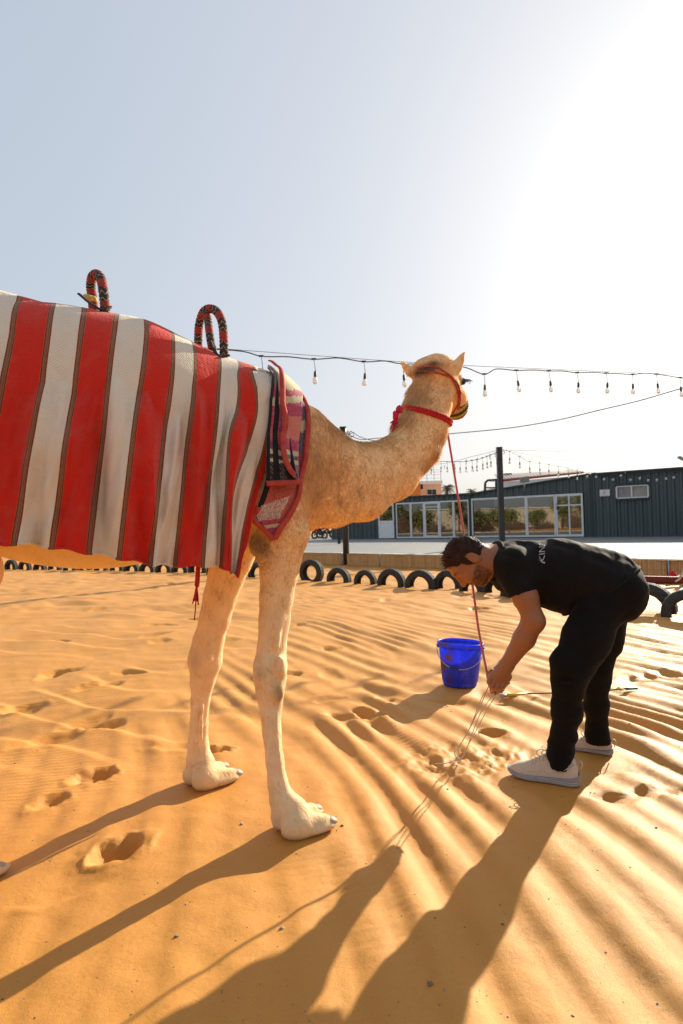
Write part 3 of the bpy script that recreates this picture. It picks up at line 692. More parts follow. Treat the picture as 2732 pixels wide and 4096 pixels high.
# globe lamps along the plain container roof
gl = [(2310, 1893), (2346, 1900), (2385, 1900), (2418, 1909), (2452, 1911), (2484, 1896), (2522, 1912), (2556, 1906), (2593, 1913), (2626, 1912), (2663, 1906), (2694, 1902)]
zg = lambda x: np.interp(x, [2310, 2732], [26.2, 23.6]); gpth = [pt(x, y - 9, zg(x)) for x, y in gl]
string_lights('string of frosted globe bulbs along the plain container roof edge', [gpth[0] + np.array([-.4, .3, .05])] + gpth + [pt(2760, 1890, 23.4), pt(2900, 1880, 22.0)], gpth, 1.5, .008, .03, globe=True)
# ================================================================== BUILDINGS AND PALMS BEHIND
def face(P, thick=0): return P
def bldg(name, label, px0, px1, pytop, Y, depth, mat, roofmat=None, zrot=0):
    X0 = ray(px0, 2050)[0] * Y; X1 = ray(px1, 2050)[0] * Y; H = pt((px0 + px1) / 2, pytop, Y)[2]
    root = thing(name, label, 'building', ((X0 + X1) / 2, Y + depth / 2, 0)); obj('wall', *bbox(X0, X1, Y, Y + depth, 0, H), mat, root, smooth=False); return root, X0, X1, H
ORG = M('orange_render', (.72, .22, .035), (.66, .19, .03), 1, .85); PEACH = M('peach_render', (.74, .44, .27), (.68, .40, .24), .6, .85); BW = M('white_render', (.76, .74, .70), (.68, .66, .62), .5, .85)
root, X0, X1, H = bldg('apartment_block', 'distant orange block with a railed flat roof behind the camel neck', 1600, 1769, 1938, 62, 9, PEACH)
Xs = ray(1679, 1950)[0] * 62; obj('side_wing', *bbox(X0 - .6, Xs, 61.7, 62.2, 0, H + .25), ORG, root, smooth=False); obj('parapet', *bbox(Xs, X1 + .1, 61.9, 71.1, H, H + .35), BW, root, smooth=False)
DK = M('dark_opening', (.02, .02, .02), (.03, .03, .03), 3, .3)
for px, py, w_, h_ in ((1718, 1968, .14, .2), (1737, 1968, .13, .2), (1687, 1947, .08, .2)):
    p = pt(px, py, 61.96); f = obj('window', *bbox(p[0] - w_ * 1.9, p[0] + w_ * 1.9, 61.93, 62.0, p[2] - h_ * 1.6, p[2] + h_ * 1.6), BW, root, smooth=False)
    obj('pane', *bbox(p[0] - w_ * 1.6, p[0] + w_ * 1.6, 61.90, 61.925, p[2] - h_ * 1.3, p[2] + h_ * 1.3), DK, f, smooth=False)
rl = G()
for px in (1679, 1709, 1738, 1765): x = ray(px, 1900)[0] * 62; rl.add(*beam((x, 62.3, H + .3), (x, 62.3, H + 1.55), .05))
for z in (.65, 1.0, 1.28, 1.52): rl.add(*beam((Xs - 2.5, 62.3, H + z), (X1 - .1, 62.3, H + z), .03))
obj('railing', *rl.out(), METAL, root, smooth=False)
# white hall with red banded ribbed roof
Yh = 46; root, X0, X1, H = bldg('white_hall', 'white hall with ribbed roof and red band behind the containers', 2002, 2370, 1940, Yh, 10, BW)
RED = M('red_band', (.50, .055, .035), (.42, .045, .03), 3, .6)
pa, pb = pt(1998, 1928, Yh - .2), pt(2335, 1893, Yh - .2)
rb = np.array([pa, pb, pb + [0, 0, .14], pa + [0, 0, .2], pa + [0, .3, 0], pb + [0, .3, 0], pb + [0, .3, .14], pa + [0, .3, .2]])
FB = [(0, 1, 2, 3), (7, 6, 5, 4), (0, 4, 5, 1), (3, 2, 6, 7), (0, 3, 7, 4), (1, 5, 6, 2)]
obj('red_band', rb, FB, RED, root, smooth=False)
wp = np.array([[X0, Yh, 2], [pb[0] + 3, Yh, 2], [pb[0] + 3, Yh, pb[2]], pa, [X0, Yh + .2, 2], [pb[0] + 3, Yh + .2, 2], [pb[0] + 3, Yh + .2, pb[2]], pa + [0, .2, 0]]); obj('gable', wp, FB, BW, root, smooth=False)
ta, tb = pt(2001, 1912, Yh), pt(2322, 1884, Yh); rg = G()
for k in range(26):
    f0, f1 = k / 26, (k + .62) / 26; q0, q1 = pa + (pb - pa) * f0 + [0, -.1, .22 - .07 * f0], pa + (pb - pa) * f1 + [0, -.1, .22 - .07 * f1]; u = np.array([0, 1.6, .5 - .25 * f0])
    rg.add(np.array([q0, q1, q1 + u, q0 + u, q0 - [0, 0, .05], q1 - [0, 0, .05], q1 + u - [0, 0, .05], q0 + u - [0, 0, .05]]), [(0, 1, 2, 3), (0, 4, 5, 1), (1, 5, 6, 2), (3, 7, 4, 0)])
obj('roof_ribs', *rg.out(), M('roof_tin', (.66, .57, .50), (.58, .49, .43), 3, .5), root, smooth=False)
un = np.array([0, 1.6, .42]); q0, q1 = pa + [0, -.08, .14], pb + [0, -.08, .08]; obj('roof', np.array([q0, q1, q1 + un, q0 + un]), [(0, 1, 2, 3)], M('roof_pale', (.74, .66, .60), (.66, .58, .52), 3, .6), root, smooth=False)
pc = pt(2048, 1904, Yh); obj('vent', *bbox(pc[0] - .28, pc[0] + .28, Yh + 1, Yh + 1.5, pc[2] - .05, pc[2] + .3), DK, root, smooth=False)
# metal frame on the roof between the offices
fr = thing('roof_frame', 'dark metal frame standing on the sloping office roof', 'frame', pt(1965, 1960, 33)); g = G(); Yf = 33
P = [pt(1939, 1975, Yf), pt(1941, 1930, Yf), pt(1952, 1921, Yf), pt(2003, 1918, Yf), pt(2003, 1960, Yf)]
for a, b in zip(P[:-1], P[1:]): g.add(*beam(a, b, .11))
g.add(*beam(pt(1985, 1920, Yf), pt(1986, 1965, Yf), .12)); g.add(*beam(pt(1941, 1951, Yf), pt(2003, 1950, Yf), .07)); g.add(*beam(pt(1952, 1921, Yf), pt(1975, 1924, Yf + 2), .09)); obj('frame_tubes', *g.out(), DARKT, fr, smooth=False)
g = G(); [g.add(*beam(pt(x, 1962, Yf), np.array([*pt(x, 1962, Yf)[:2], DECK]), .11)) for x in (1939, 1986)]; obj('legs', *g.out(), DARKT, fr, smooth=False)
# flood lamp board on the roof of the middle office
FL = M('floodlight', (.36, .35, .31), (.30, .29, .26), 6, .5); c = pt(2098, 1918, 27.6)
fl = thing('floodlight', 'grey square floodlight mounted on the sloping office roof', 'lamp', c - [0, 0, .3]); obj('housing', *obox(c, (.95, 0, .12), (0, 1, .3), (-.12, -.3, .95), .21, .05, .14), FL, fl, smooth=False); obj('bracket', *beam(c - [0, -.05, .62], c, .04), METAL, fl)
# long white roof behind the plain container
Yr = 40; A_, B_ = pt(2422, 1890, Yr), pt(2732, 1869, Yr - 4); C_ = B_ + (B_ - A_) * .8
rt_ = thing('white_shed', 'long white flat roofed shed behind the plain container', 'building', (A_[0], A_[1], 0)); dn = np.array([0, 0, -1]); bk = np.array([1.5, 5, 0])
for nm, z0, z1, mt, of in (('roof_edge', 0, .16, M('cream_edge', (.70, .66, .58), (.62, .58, .5), 3, .7), -.05), ('wall', .163, A_[2], BW, 0)):
    o_ = np.array([0, of, 0]); top = [A_ + o_ + dn * z0, C_ + o_ + dn * z0]; bot = [A_ + o_ + dn * z1, C_ + o_ + dn * z1]
    obj(nm, np.array([bot[0], bot[1], top[1], top[0], bot[0] + bk, bot[1] + bk, top[1] + bk, top[0] + bk]), FB, mt, rt_, smooth=False)
# street lamp head at the right border
c = pt(2724, 1832, 30); lm = thing('street_lamp', 'street lamp with a flat grey head above the container roof', 'lamp', (c[0] + 1.2, 30, 0))
obj('lamp_head', *beam(c + [-.12, 0, .06], c + [.5, 0, -.3], .22, .1), FL, lm, smooth=False); obj('arm', *tube([c + [.45, 0, -.27], c + [1.2, 0, -.5]], .04, 8), METAL, lm); obj('post', *tube([(c[0] + 1.2, 30, 0), (c[0] + 1.2, 30, c[2] - .45)], .07, 10), METAL, lm)
# palms
PALM = M('palm_leaf', (.085, .105, .045), (.13, .13, .06), 3, .7); TRUNK = M('palm_trunk', (.16, .115, .075), (.10, .075, .05), 4, .9, 12, .6)
def palm(px, py, Y, rad, label, seed):
    g_ = np.random.default_rng(seed); c = pt(px, py, Y); root = thing('palm_tree', label, 'palm tree', (c[0], Y, 0))
    zs = np.linspace(0, c[2], 26); obj('trunk', *tube([(c[0] + .1 * math.sin(z), Y, z) for z in zs], [.24 - .004 * z + .025 * (i % 2) for i, z in enumerate(zs)], 9), TRUNK, root)
    g = G()
    for k in range(46):
        a = g_.uniform(0, 6.28); e = g_.uniform(-.5, 1.35); L = rad * g_.uniform(.8, 1.15); s = np.linspace(0, 1, 9); dr = np.array([math.cos(a), math.sin(a), 0])
        mid = np.array([c + dr * L * t * math.cos(e * (1 - .3 * t)) + np.array([0, 0, L * (t * math.sin(e) - (.55 + .25 * math.cos(e)) * t * t)]) for t in s]); sd = np.cross(dr, [0, 0, 1])
        for i in range(1, 9):
            for sg in (-1, 1):
                for h_ in (0, .5):
                    p = mid[i - 1] * (1 - h_) + mid[i] * h_; d = mid[i] - mid[i - 1]; d /= np.linalg.norm(d); ll = rad * .27 * math.sin(math.pi * min(.95, (i - h_ * .5) / 9 + .08)); tip = p + sd * sg * ll * .75 + d * ll * .75 - np.array([0, 0, ll * .3])
                    g.add(np.array([p - d * .04 * rad * .5, p + d * .04 * rad * .5, tip]), [(0, 1, 2)])
        g.add(*tube(mid, np.linspace(.03, .008, 9) * rad * .6, 4))
    obj('crown', *g.out(), PALM, root, smooth=False)
palm(1788, 1952, 100, 1.75, 'taller date palm beyond the offices beside the orange block', 1); palm(1888, 1968, 115, 1.6, 'lower date palm half hidden by the office roofline', 2)
# trees and boundary wall beyond the left of the sand pen, mirrored in the office windows
LEAF = M('leaf', (.12, .15, .05), (.17, .18, .075), .8, .7); BARK = M('bark', (.11, .08, .055), (.07, .05, .035), 6, .9)
bw = thing('boundary_wall', 'long pale boundary wall with shrubs mirrored in the office windows', 'wall', (-32, 16, 0)); obj('wall', *bbox(-33.2, -33, -14, 42, -.2, 2.6), M('wall_render', (.62, .55, .45), (.54, .48, .4), .5, .9), bw, smooth=False); obj('coping', *bbox(-33.3, -32.9, -14, 42, 2.603, 2.72), BW, bw, smooth=False)
def leafy_tree(x, y, h, rad, label, seed, n=2600):
    g_ = np.random.default_rng(seed); root = thing('shrub_tree', label, 'tree', (x, y, 0), 'trees by the boundary wall'); g = G(); top = np.array([x, y, h * .45])
    g.add(*tube([(x, y, -.1), (x + .05, y, h * .25), top], [.13, .1, .07], 8)); tips = []
    for k in range(9):
        a = g_.uniform(0, 6.28); e = top + np.array([math.cos(a) * rad * .6, math.sin(a) * rad * .6, g_.uniform(.1, .45) * h]); tips.append(e); g.add(*tube([top, (top + e) / 2 + [0, 0, .1], e], [.05, .035, .015], 5))
    obj('trunk', *g.out(), BARK, root)
    c = np.array(tips)[g_.integers(0, 9, n)] + g_.standard_normal((n, 3)) * np.array([rad * .33, rad * .33, h * .13]); s = g_.uniform(.07, .16, (n, 1)); d1 = g_.standard_normal((n, 3)); d1 /= np.linalg.norm(d1, axis=1)[:, None]; d2 = np.cross(d1, g_.standard_normal((n, 3))); d2 /= np.linalg.norm(d2, axis=1)[:, None]
    V = np.stack([c - d1 * s, c + d2 * s * .5, c + d1 * s, c - d2 * s * .5], 1).reshape(-1, 3); obj('crown', V, np.arange(n * 4).reshape(-1, 4), LEAF, root, smooth=False)
for k in range(13): leafy_tree(-30.5 + r2.uniform(-.8, .8), -6 + k * 3.6 + r2.uniform(-.5, .5), r2.uniform(1.9, 4.6), r2.uniform(.9, 1.6), 'bushy green tree growing along the pale boundary wall', 300 + k)
# ================================================================== TYRES
RUB = M('tyre_rubber', (.020, .019, .018), (.045, .042, .037), 9, .75, 60, .3)
def tyre_mesh(r, w):
    prof = [(-.50, .60), (-.52, .70), (-.50, .84), (-.42, .95), (-.33, 1.0), (-.20, 1.0), (-.18, .965), (-.15, .965), (-.13, 1.005), (-.03, 1.005), (-.015, .965), (.015, .965), (.03, 1.005), (.13, 1.005), (.15, .965), (.18, .965), (.20, 1.0), (.33, 1.0), (.42, .95), (.50, .84), (.52, .70), (.50, .60), (.46, .62), (.43, .80), (.3, .90), (0, .93), (-.3, .90), (-.43, .80), (-.46, .62)]
    n = 64; V = []; m = len(prof)
    for k in range(n):
        a = 2 * math.pi * k / n
        for q, (x, rr) in enumerate(prof):
            f = rr * r * (1 - (.012 if (k % 2 and abs(x) < .42 and rr > .99) else 0)); V.append((f * math.cos(a), x * w, f * math.sin(a)))
    F = []
    for k in range(n):
        for q in range(m): F.append((k * m + q, k * m + (q + 1) % m, ((k + 1) % n) * m + (q + 1) % m, ((k + 1) % n) * m + q))
    return mesh('buried_tyre', V, F, RUB)
TM = [tyre_mesh(1.0, w) for w in (.62, .70, .56)]
def tyre(px, base, wpx, ang, up_, k=0, tall=False):
    p = gp(px, base); r = wpx / 2 / FPX * p[1] * 1.04; o = bpy.data.objects.new('buried_tyre', TM[k % 3]); COL.objects.link(o)
    o.scale = (r, r, r); o.location = (p[0], p[1], g0(p[0], p[1]) + r * up_); o.rotation_euler = (random.uniform(-.05, .05), random.uniform(0, 3), R(ang))
    run = 'far' if px < 1200 else ('near' if px < 1740 else 'man'); lab = {'far': 'half buried black tyre in the far run seen beneath the camel belly', 'near': 'half buried black tyre standing in front of the round black pole and reeds', 'man': 'half buried black tyre in the run passing behind the bending person'}[run]
    tag(o, 'black car tyre standing almost whole above the sand' if tall else lab, 'tyre', None if tall else {'far': 'tyres beneath the camel belly', 'near': 'tyres in front of the reeds', 'man': 'tyres behind the bending person'}[run]); return p
tyre(1247, 2322, 100, -28, .62, 0, True)
for a in ((1356, 2325, 99, -30, .1, 1), (1462, 2333, 97, -32, .15, 2), (1567, 2343, 116, -30, .18, 0), (1684, 2350, 124, -30, .12, 1), (1795, 2352, 118, -40, .2, 2), (1890, 2372, 112, -48, .05, 0), (1985, 2380, 116, -52, .2, 1), (2085, 2392, 122, -50, .1, 2), (2190, 2402, 130, -50, .15, 0), (2300, 2418, 140, -48, .1, 1), (2440, 2432, 160, -46, .15, 2), (2590, 2452, 205, -38, .12, 0), (2755, 2476, 190, -30, .1, 1), (2940, 2500, 210, -30, .1, 2)): tyre(*a)
for k, (x, y, w, u) in enumerate(((1035, 2310, 88, .3), (950, 2301, 92, .1), (868, 2297, 88, .1), (792, 2292, 80, .3), (722, 2290, 76, .1), (655, 2288, 72, .2), (590, 2286, 70, .1), (528, 2285, 68, .1), (468, 2284, 64, .2), (405, 2283, 62, .1), (340, 2282, 62, .1), (280, 2281, 62, .2), (220, 2280, 60, .1), (160, 2279, 60, .1), (100, 2278, 60, .3), (45, 2277, 60, .3), (-15, 2277, 60, .2))): tyre(x, y, w, -22, u, k)
# ================================================================== THINGS BY THE TERRACE ON THE RIGHT
DRED = M('dark_red_paint', (.16, .022, .018), (.11, .018, .015), 5, .6)
for k, (ya, lab) in enumerate(((2316, 'upper dark red steel beam lying against the reed screen'), (2327, 'lower dark red steel beam lying on the sand by the reeds'))):
    a = gp(2520, ya - 4 + k * 2, .11 - .07 * k); b = gp(2800, ya + 2, .11 - .07 * k); o = obj('steel_beam', *beam(a, b, .07, .075), DRED, smooth=False); tag(o, lab, 'beam')
cr = gp(2690, 2332); CLR = M('red_cloth', (.62, .02, .03), (.5, .015, .02), 8, .9); CLW = M('white_cloth', (.75, .72, .76), (.66, .63, .67), 8, .9); CLG = M('green_cloth', (.03, .22, .09), (.02, .17, .07), 8, .9)
ct = thing('cloth_bundle', 'crumpled red white and green cloth lying by the dark red beams', 'cloth', cr)
def lump(c, rx, ry, rz, seed):
    bm = bmesh.new(); bmesh.ops.create_icosphere(bm, subdivisions=3, radius=1); V = np.array([v.co for v in bm.verts]); F = [[v.index for v in f.verts] for f in bm.faces]; bm.free()
    n = 1 + .35 * perlin(V[:, 0] * 1.8 + seed, V[:, 1] * 1.8 + V[:, 2] * 1.3) + .15 * perlin(V[:, 0] * 4 + seed, V[:, 2] * 4); V = V * n[:, None] * [rx, ry, rz]; V[:, 2] = np.maximum(V[:, 2], -rz * .5); return V + c, F
obj('red_fold', *lump(cr + [0, 0, .1], .065, .07, .10, 1), CLR, ct); obj('white_fold', *lump(cr + [.0, -.07, .03], .06, .05, .04, 2), CLW, ct); obj('pink_fold', *lump(cr + [.12, 0, .06], .08, .06, .07, 3), CLW, ct); obj('green_fold', *lump(cr + [.17, -.03, .05], .05, .05, .04, 4), CLG, ct); obj('red_tail', *lump(cr + [.15, -.06, .02], .08, .04, .03, 5), CLR, ct)
hp = [pt(2702, 2326, 9.2), pt(2718, 2315, 9.15), pt(2731, 2292, 9.1), pt(2738, 2265, 9.1), pt(2745, 2240, 9.1)]
po = thing('lighting_pole', 'dark post beside the cloth bundle at the terrace corner', 'pole', (*gp(2748, 2335)[:2], 0)); obj('post', *tube([(*gp(2748, 2335)[:2], -.1), (*gp(2748, 2335)[:2], .42)], .045, 10), BLACK, po)
o = obj('pale_hose', *tube(smooth_path(hp, 6), .014, 7), M('hose', (.55, .5, .4), (.45, .4, .32), 5, .6)); tag(o, 'pale hose looping down to the crumpled cloth', 'hose')
# small motorbikes beyond the offices
MB = M('bike_red', (.45, .03, .025), (.35, .02, .02), 6, .35); RIM = M('bike_rim', (.16, .20, .02), (.12, .15, .02), 6, .5); SIL = M('bike_metal', (.10, .09, .08), (.06, .055, .05), 6, .5)
def bike(px, py, Y, sc, label, hd):
    c = pt(px, py, Y); c[2] = DECK; d = np.array([math.cos(hd), math.sin(hd), 0]) * sc; u = np.array([0, 0, sc]); n = np.cross(d, u) / sc; root = thing('dirt_bike', label, 'motorbike', c); P = lambda a, b, l=0: c + d * a + u * b + n * l
    for a in (-.55, .55):
        th = np.arange(28) * 2 * math.pi / 28; w = obj('wheel', *tube(np.array([P(a + .28 * math.cos(t), .31 + .28 * math.sin(t)) for t in th]), .085 * sc, 8, closed=True), RUB, root)
        obj('rim', *tube(np.array([P(a + .21 * math.cos(t), .31 + .21 * math.sin(t)) for t in th]), .022 * sc, 6, closed=True), RIM, w)
        g = G(); [g.add(*tube([P(a, .31), P(a + .2 * math.cos(t), .31 + .2 * math.sin(t))], .008 * sc, 4)) for t in th[::3]]; obj('spokes', *g.out(), SIL, w)
    for l in (-.07, .07): obj('fork', *tube([P(.55, .31, l), P(.36, .95, l)], .025 * sc, 7), SIL, root); obj('swing_arm', *tube([P(-.55, .31, l), P(-.05, .38, l)], .025 * sc, 6), SIL, root)
    obj('engine', *lump(P(.02, .46), .3 * sc, .16 * sc, .24 * sc, 7), SIL, root); obj('fuel_tank', *lump(P(.12, .80), .32 * sc, .16 * sc, .19 * sc, 8), MB, root); obj('front_fairing', *lump(P(.42, .75), .14 * sc, .1 * sc, .16 * sc, 9), MB, root)
    obj('front_mudguard', *tube(smooth_path([P(.3, .66), P(.55, .68), P(.85, .62)], 5), .05 * sc, 7, flat=.4), MB, root); obj('seat', *tube(smooth_path([P(.05, .82), P(-.3, .82), P(-.7, .9)], 5), .07 * sc, 8), BLACK, root); obj('exhaust', *tube(smooth_path([P(.1, .3, .12), P(-.3, .4, .14), P(-.7, .65, .12)], 5), .04 * sc, 7), SIL, root)
    obj('handlebar', *tube([P(.3, 1.02, -.36), P(.36, 1.0, 0), P(.3, 1.02, .36)], .015 * sc, 6), BLACK, root)
bike(1278, 2140, 37, .72, 'red dirt bike with yellow rims parked beyond the office corner', 2.5); bike(1306, 2135, 39, .8, 'second red dirt bike parked behind the one with yellow rims', 2.9)
# ================================================================== CAMEL
C0 = np.array([-.345, 2.46]); AX = np.array([math.cos(R(20)), math.sin(R(20))]); NX = np.array([-AX[1], AX[0]])
def cf(t, l, z): p = C0 + AX * t + NX * l; return np.array([p[0], p[1], z])
def tocf(P):
    P = np.atleast_2d(P); d = P[:, :2] - C0; return np.stack([d @ AX, d @ NX, P[:, 2]], 1)
def pl(px, py, l):
    """pixel ray meets the vertical plane at lateral offset l from the camel's spine"""
    d = ray(px, py); n = np.array([*NX, 0]); o = np.array([*(C0 + NX * l), 0]); return CAMP + d * (((o - CAMP) @ n) / (d @ n))
A3 = [np.array([*AX, 0]), np.array([*NX, 0]), np.array([0, 0, 1.0])]
cam_f = Field(np.concatenate([np.arange(-2.35, -.82, .02), np.arange(-.82, .95, .0085)]), np.arange(1.45, 3.55, .0095), np.arange(-.06, 2.12, .0095))
K = cam_f
K.ell(cf(-.03, 0, 1.43), (.26, .235, .32), A3, .08); K.ell(cf(-.60, 0, 1.43), (.66, .345, .45), A3, .1); K.ell(cf(-1.22, 0, 1.42), (.38, .29, .36), A3, .12)
K.ell(cf(-.80, 0, 1.70), (.45, .21, .24), A3, .12); K.rc(cf(.02, 0, 1.60), cf(-.45, 0, 1.76), .10, .13, .1)
K.ell(cf(-.02, -.15, 1.38), (.19, .10, .30), A3, .08); K.ell(cf(-.06, .15, 1.38), (.19, .10, .30), A3, .08)
K.ell(pt(1225, 1960, 2.48), (.09, .13, .17), None, .06)                                  # brisket
# neck: a top, a middle and a bottom chain
NK = [((1185, 1600), (1215, 2110), 2.46), ((1330, 1732), (1325, 2112), 2.56), ((1450, 1776), (1455, 2086), 2.67), ((1560, 1748), (1600, 1995), 2.80), ((1606, 1690), (1700, 1880), 2.92), ((1626, 1620), (1772, 1762), 3.00), ((1640, 1555), (1792, 1655), 3.05), ((1664, 1502), (1812, 1590), 3.07)]
ch = {0: [], 1: [], 2: []}; rd = {0: [], 1: [], 2: []}
for (a, b, Yv) in NK:
    A, B = np.array(a, float), np.array(b, float); D = np.linalg.norm(B - A)
    for q, (f, rf) in enumerate(((.285, .255), (.5, .325), (.71, .262))):
        m_ = A + (B - A) * f; ch[q].append(pt(m_[0], m_[1], Yv)); rd[q].append(rf * D / FPX * Yv)
for q in range(3): K.chain(ch[q], rd[q], .05)
# head
HC = pt(1744, 1496, 3.07); MZ = pt(1833, 1622, 3.36)
K.ell(HC, (.092, .10, .092), None, .03); K.rc(HC, pt(1820, 1590, 3.28), .085, .058, .04); K.rc(pt(1820, 1590, 3.28), MZ, .058, .05, .03)
K.rc(pt(1797, 1560, 3.11), pt(1805, 1622, 3.18), .062, .040, .03); K.rc(pt(1680, 1560, 3.12), pt(1720, 1640, 3.18), .055, .04, .03)
K.ell(pt(1822, 1518, 3.17), (.038, .045, .038), None, .02); K.ell(pt(1690, 1470, 3.09), (.05, .05, .045), None, .03)
K.ell(pt(1752, 1466, 3.05), (.075, .08, .055), None, .03)
def ear(base, mid, tip, Yv, w):
    b, m_, t_ = [pt(*q, Yv) for q in (base, mid, tip)]
    K.rc(b, m_, w * .7, w * .8, .015); d = t_ - b; L = np.linalg.norm(d); d /= L; n = np.array([0, 1.0, 0]); n -= d * (n @ d); n /= np.linalg.norm(n); s = np.cross(d, n)
    for f, r in ((.35, 1.0), (.5, .92), (.65, .80), (.8, .58), (.92, .34), (1.0, .14)): K.ell(b + d * L * f, (L * .17, w * r, .012 * (.5 + r * .5)), [d, s, n], .008)
    K.ell(b + d * L * .55 + n * .016, (L * .36, w * .55, .010), [d, s, n], .006, sub=True)
ear((1806, 1502), (1826, 1470), (1855, 1414), 3.07, .036); ear((1664, 1506), (1638, 1486), (1606, 1452), 3.10, .030)
# legs from the photo's outlines: px, py, half width px
def leg(P, Y0, Y1, k=.03):
    ys = [p[1] for p in P]; Q = []; r_ = []
    for x, y, h in P:
        Yv = np.interp(y, [ys[0], ys[-1]], [Y0, Y1]); Q.append(pt(x, y, Yv)); r_.append(h / FPX * Yv)
    K.chain(Q, r_, k); return Q
near_leg = [(1095, 2010, 150), (1125, 2130, 118), (1118, 2220, 92), (1116, 2298, 78), (1106, 2390, 70), (1098, 2477, 64), (1087, 2596, 60), (1081, 2660, 67), (1081, 2715, 66), (1080, 2774, 57), (1083, 2834, 45), (1087, 2923, 39), (1099, 3042, 37), (1110, 3132, 41), (1124, 3191, 47), (1150, 3240, 44)]
far_leg = [(960, 2140, 100), (925, 2240, 86), (904, 2310, 76), (880, 2387, 70), (859, 2477, 64), (834, 2566, 64), (821, 2643, 69), (811, 2715, 52), (802, 2804, 39), (795, 2893, 37), (792, 2983, 43), (795, 3040, 50), (815, 3075, 42)]
near_leg = [(a, b, c * .95) for a, b, c in near_leg]; far_leg = [(a, b, c * .94) for a, b, c in far_leg]
leg(near_leg, 2.33, 2.26, .015); leg(far_leg, 2.58, 2.68, .015)
K.ell(pt(1125, 2668, 2.25), (.022, .03, .035), None, .03); K.ell(pt(1040, 2690, 2.25), (.022, .03, .04), None, .03); K.ell(pt(792, 2635, 2.62), (.03, .03, .05), None, .03); K.ell(pt(1112, 2772, 2.235), (.022, .02, .035), None, .025)
K.ell(pt(1040, 2178, 2.27), (.045, .03, .055), None, .015)                               # elbow callus
K.rc(pt(1121, 2400, 2.262), pt(1108, 2590, 2.228), .012, .011, .02); K.rc(pt(1122, 2640, 2.222), pt(1124, 2690, 2.222), .016, .014, .012); K.rc(pt(1058, 2640, 2.235), pt(1056, 2720, 2.235), .013, .016, .014)
K.rc(pt(1066, 2850, 2.243), pt(1082, 3110, 2.238), .010, .012, .010); K.rc(pt(1102, 2850, 2.246), pt(1116, 3080, 2.24), .009, .009, .010); K.rc(pt(1060, 2762, 2.24), pt(1110, 2752, 2.238), .010, .010, .012)
K.rc(pt(836, 2560, 2.555), pt(834, 2640, 2.565), .014, .016, .015); K.rc(pt(780, 2840, 2.60), pt(778, 2970, 2.61), .010, .012, .012); K.rc(pt(808, 2820, 2.60), pt(806, 2960, 2.61), .009, .009, .010); K.rc(pt(786, 2690, 2.575), pt(826, 2700, 2.58), .010, .010, .012)
NAILS = []
def foot(heel, toe, splay=.0, Yshift=0):
    a, b = gp(*heel), gp(*toe); d = (b - a); L = np.linalg.norm(d); d /= L; s = np.cross(d, [0, 0, 1.0]); z = np.array([0, 0, 1.0]); A = [d, s, z]
    for sg in (-1, 1):
        ds = d * math.cos(.14) + s * sg * math.sin(.14); ss = np.cross(ds, z); AA = [ds, ss, z]
        K.ell(a + d * L * .26 + s * sg * .046 + z * .040, (.062, .046, .046), AA, .008)
        K.rc(a + d * L * .36 + s * sg * .040 + z * .044, a + d * L * .86 + s * sg * .052 + z * .030, .038, .026, .010)
        K.ell(a + d * L * .55 + s * sg * .044 + z * .018, (.112, .050, .020), AA, .012)
        NAILS.append((a + d * L * .95 + s * sg * .056 + z * .030, ds, ss))
    K.rc(a + d * L * .62 + z * .075, a + d * L * 1.08 + z * .05, .010, .014, .012, sub=True); K.rc(a - d * .02 + z * .02, a + d * L * .10 + z * .10, .010, .008, .012, sub=True)
    X, Y, Z = K.pts((slice(None),) * 3)
    return a, d, L
fA = foot((1122, 3340), (1296, 3286)); fB = foot((757, 3158), (925, 3100))
K.rc(pt(1150, 3240, 2.26), fA[0] + fA[1] * fA[2] * .36 + np.array([0, 0, .076]), .043, .044, .045); K.rc(pt(815, 3075, 2.68), fB[0] + fB[1] * fB[2] * .36 + np.array([0, 0, .076]), .045, .044, .045)
# hind legs, mostly outside the picture
def hind(lat, tf, foot_px=None):
    z = np.array([0, 0, 1.0]); f = cf(tf, lat, .09)
    K.chain([cf(-1.22, lat * 1.3, 1.30), cf(-1.10, lat * 1.35, .98), cf(tf - .22, lat * 1.2, .56), cf(tf - .12, lat, .30), f], [.19, .13, .068, .043, .048], .05)
hind(-.13, -1.06); hind(.16, -1.42)
tp = gp(45, 3470); foot((-235, 3565), (-38, 3478)); q = cf(-1.42, .16, 0); 
a_ = q; K.ell(a_ + np.array([.06, .02, .05]), (.11, .08, .055), A3, .03)
K.rc(cf(-1.06, -.13, .10), gp(-80, 3530) + np.array([0, 0, .08]), .048, .05, .03)
K.chain([cf(-1.55, 0, 1.45), cf(-1.66, 0, 1.2), cf(-1.66, 0, .95)], [.05, .03, .02], .05)  # tail
K.F += (.0045 * perlin(K.x * 9, 0 * K.x, 3)[:, None, None] * perlin(K.z * 8, 0 * K.z, 5)[None, None, :]).astype(np.float32)
K.cut((0, 0, -.012), (0, 0, -1.0))
V, Q = K.surf(); V = relax(V, Q, 4, .5); Nn = vnormals(V, Q)
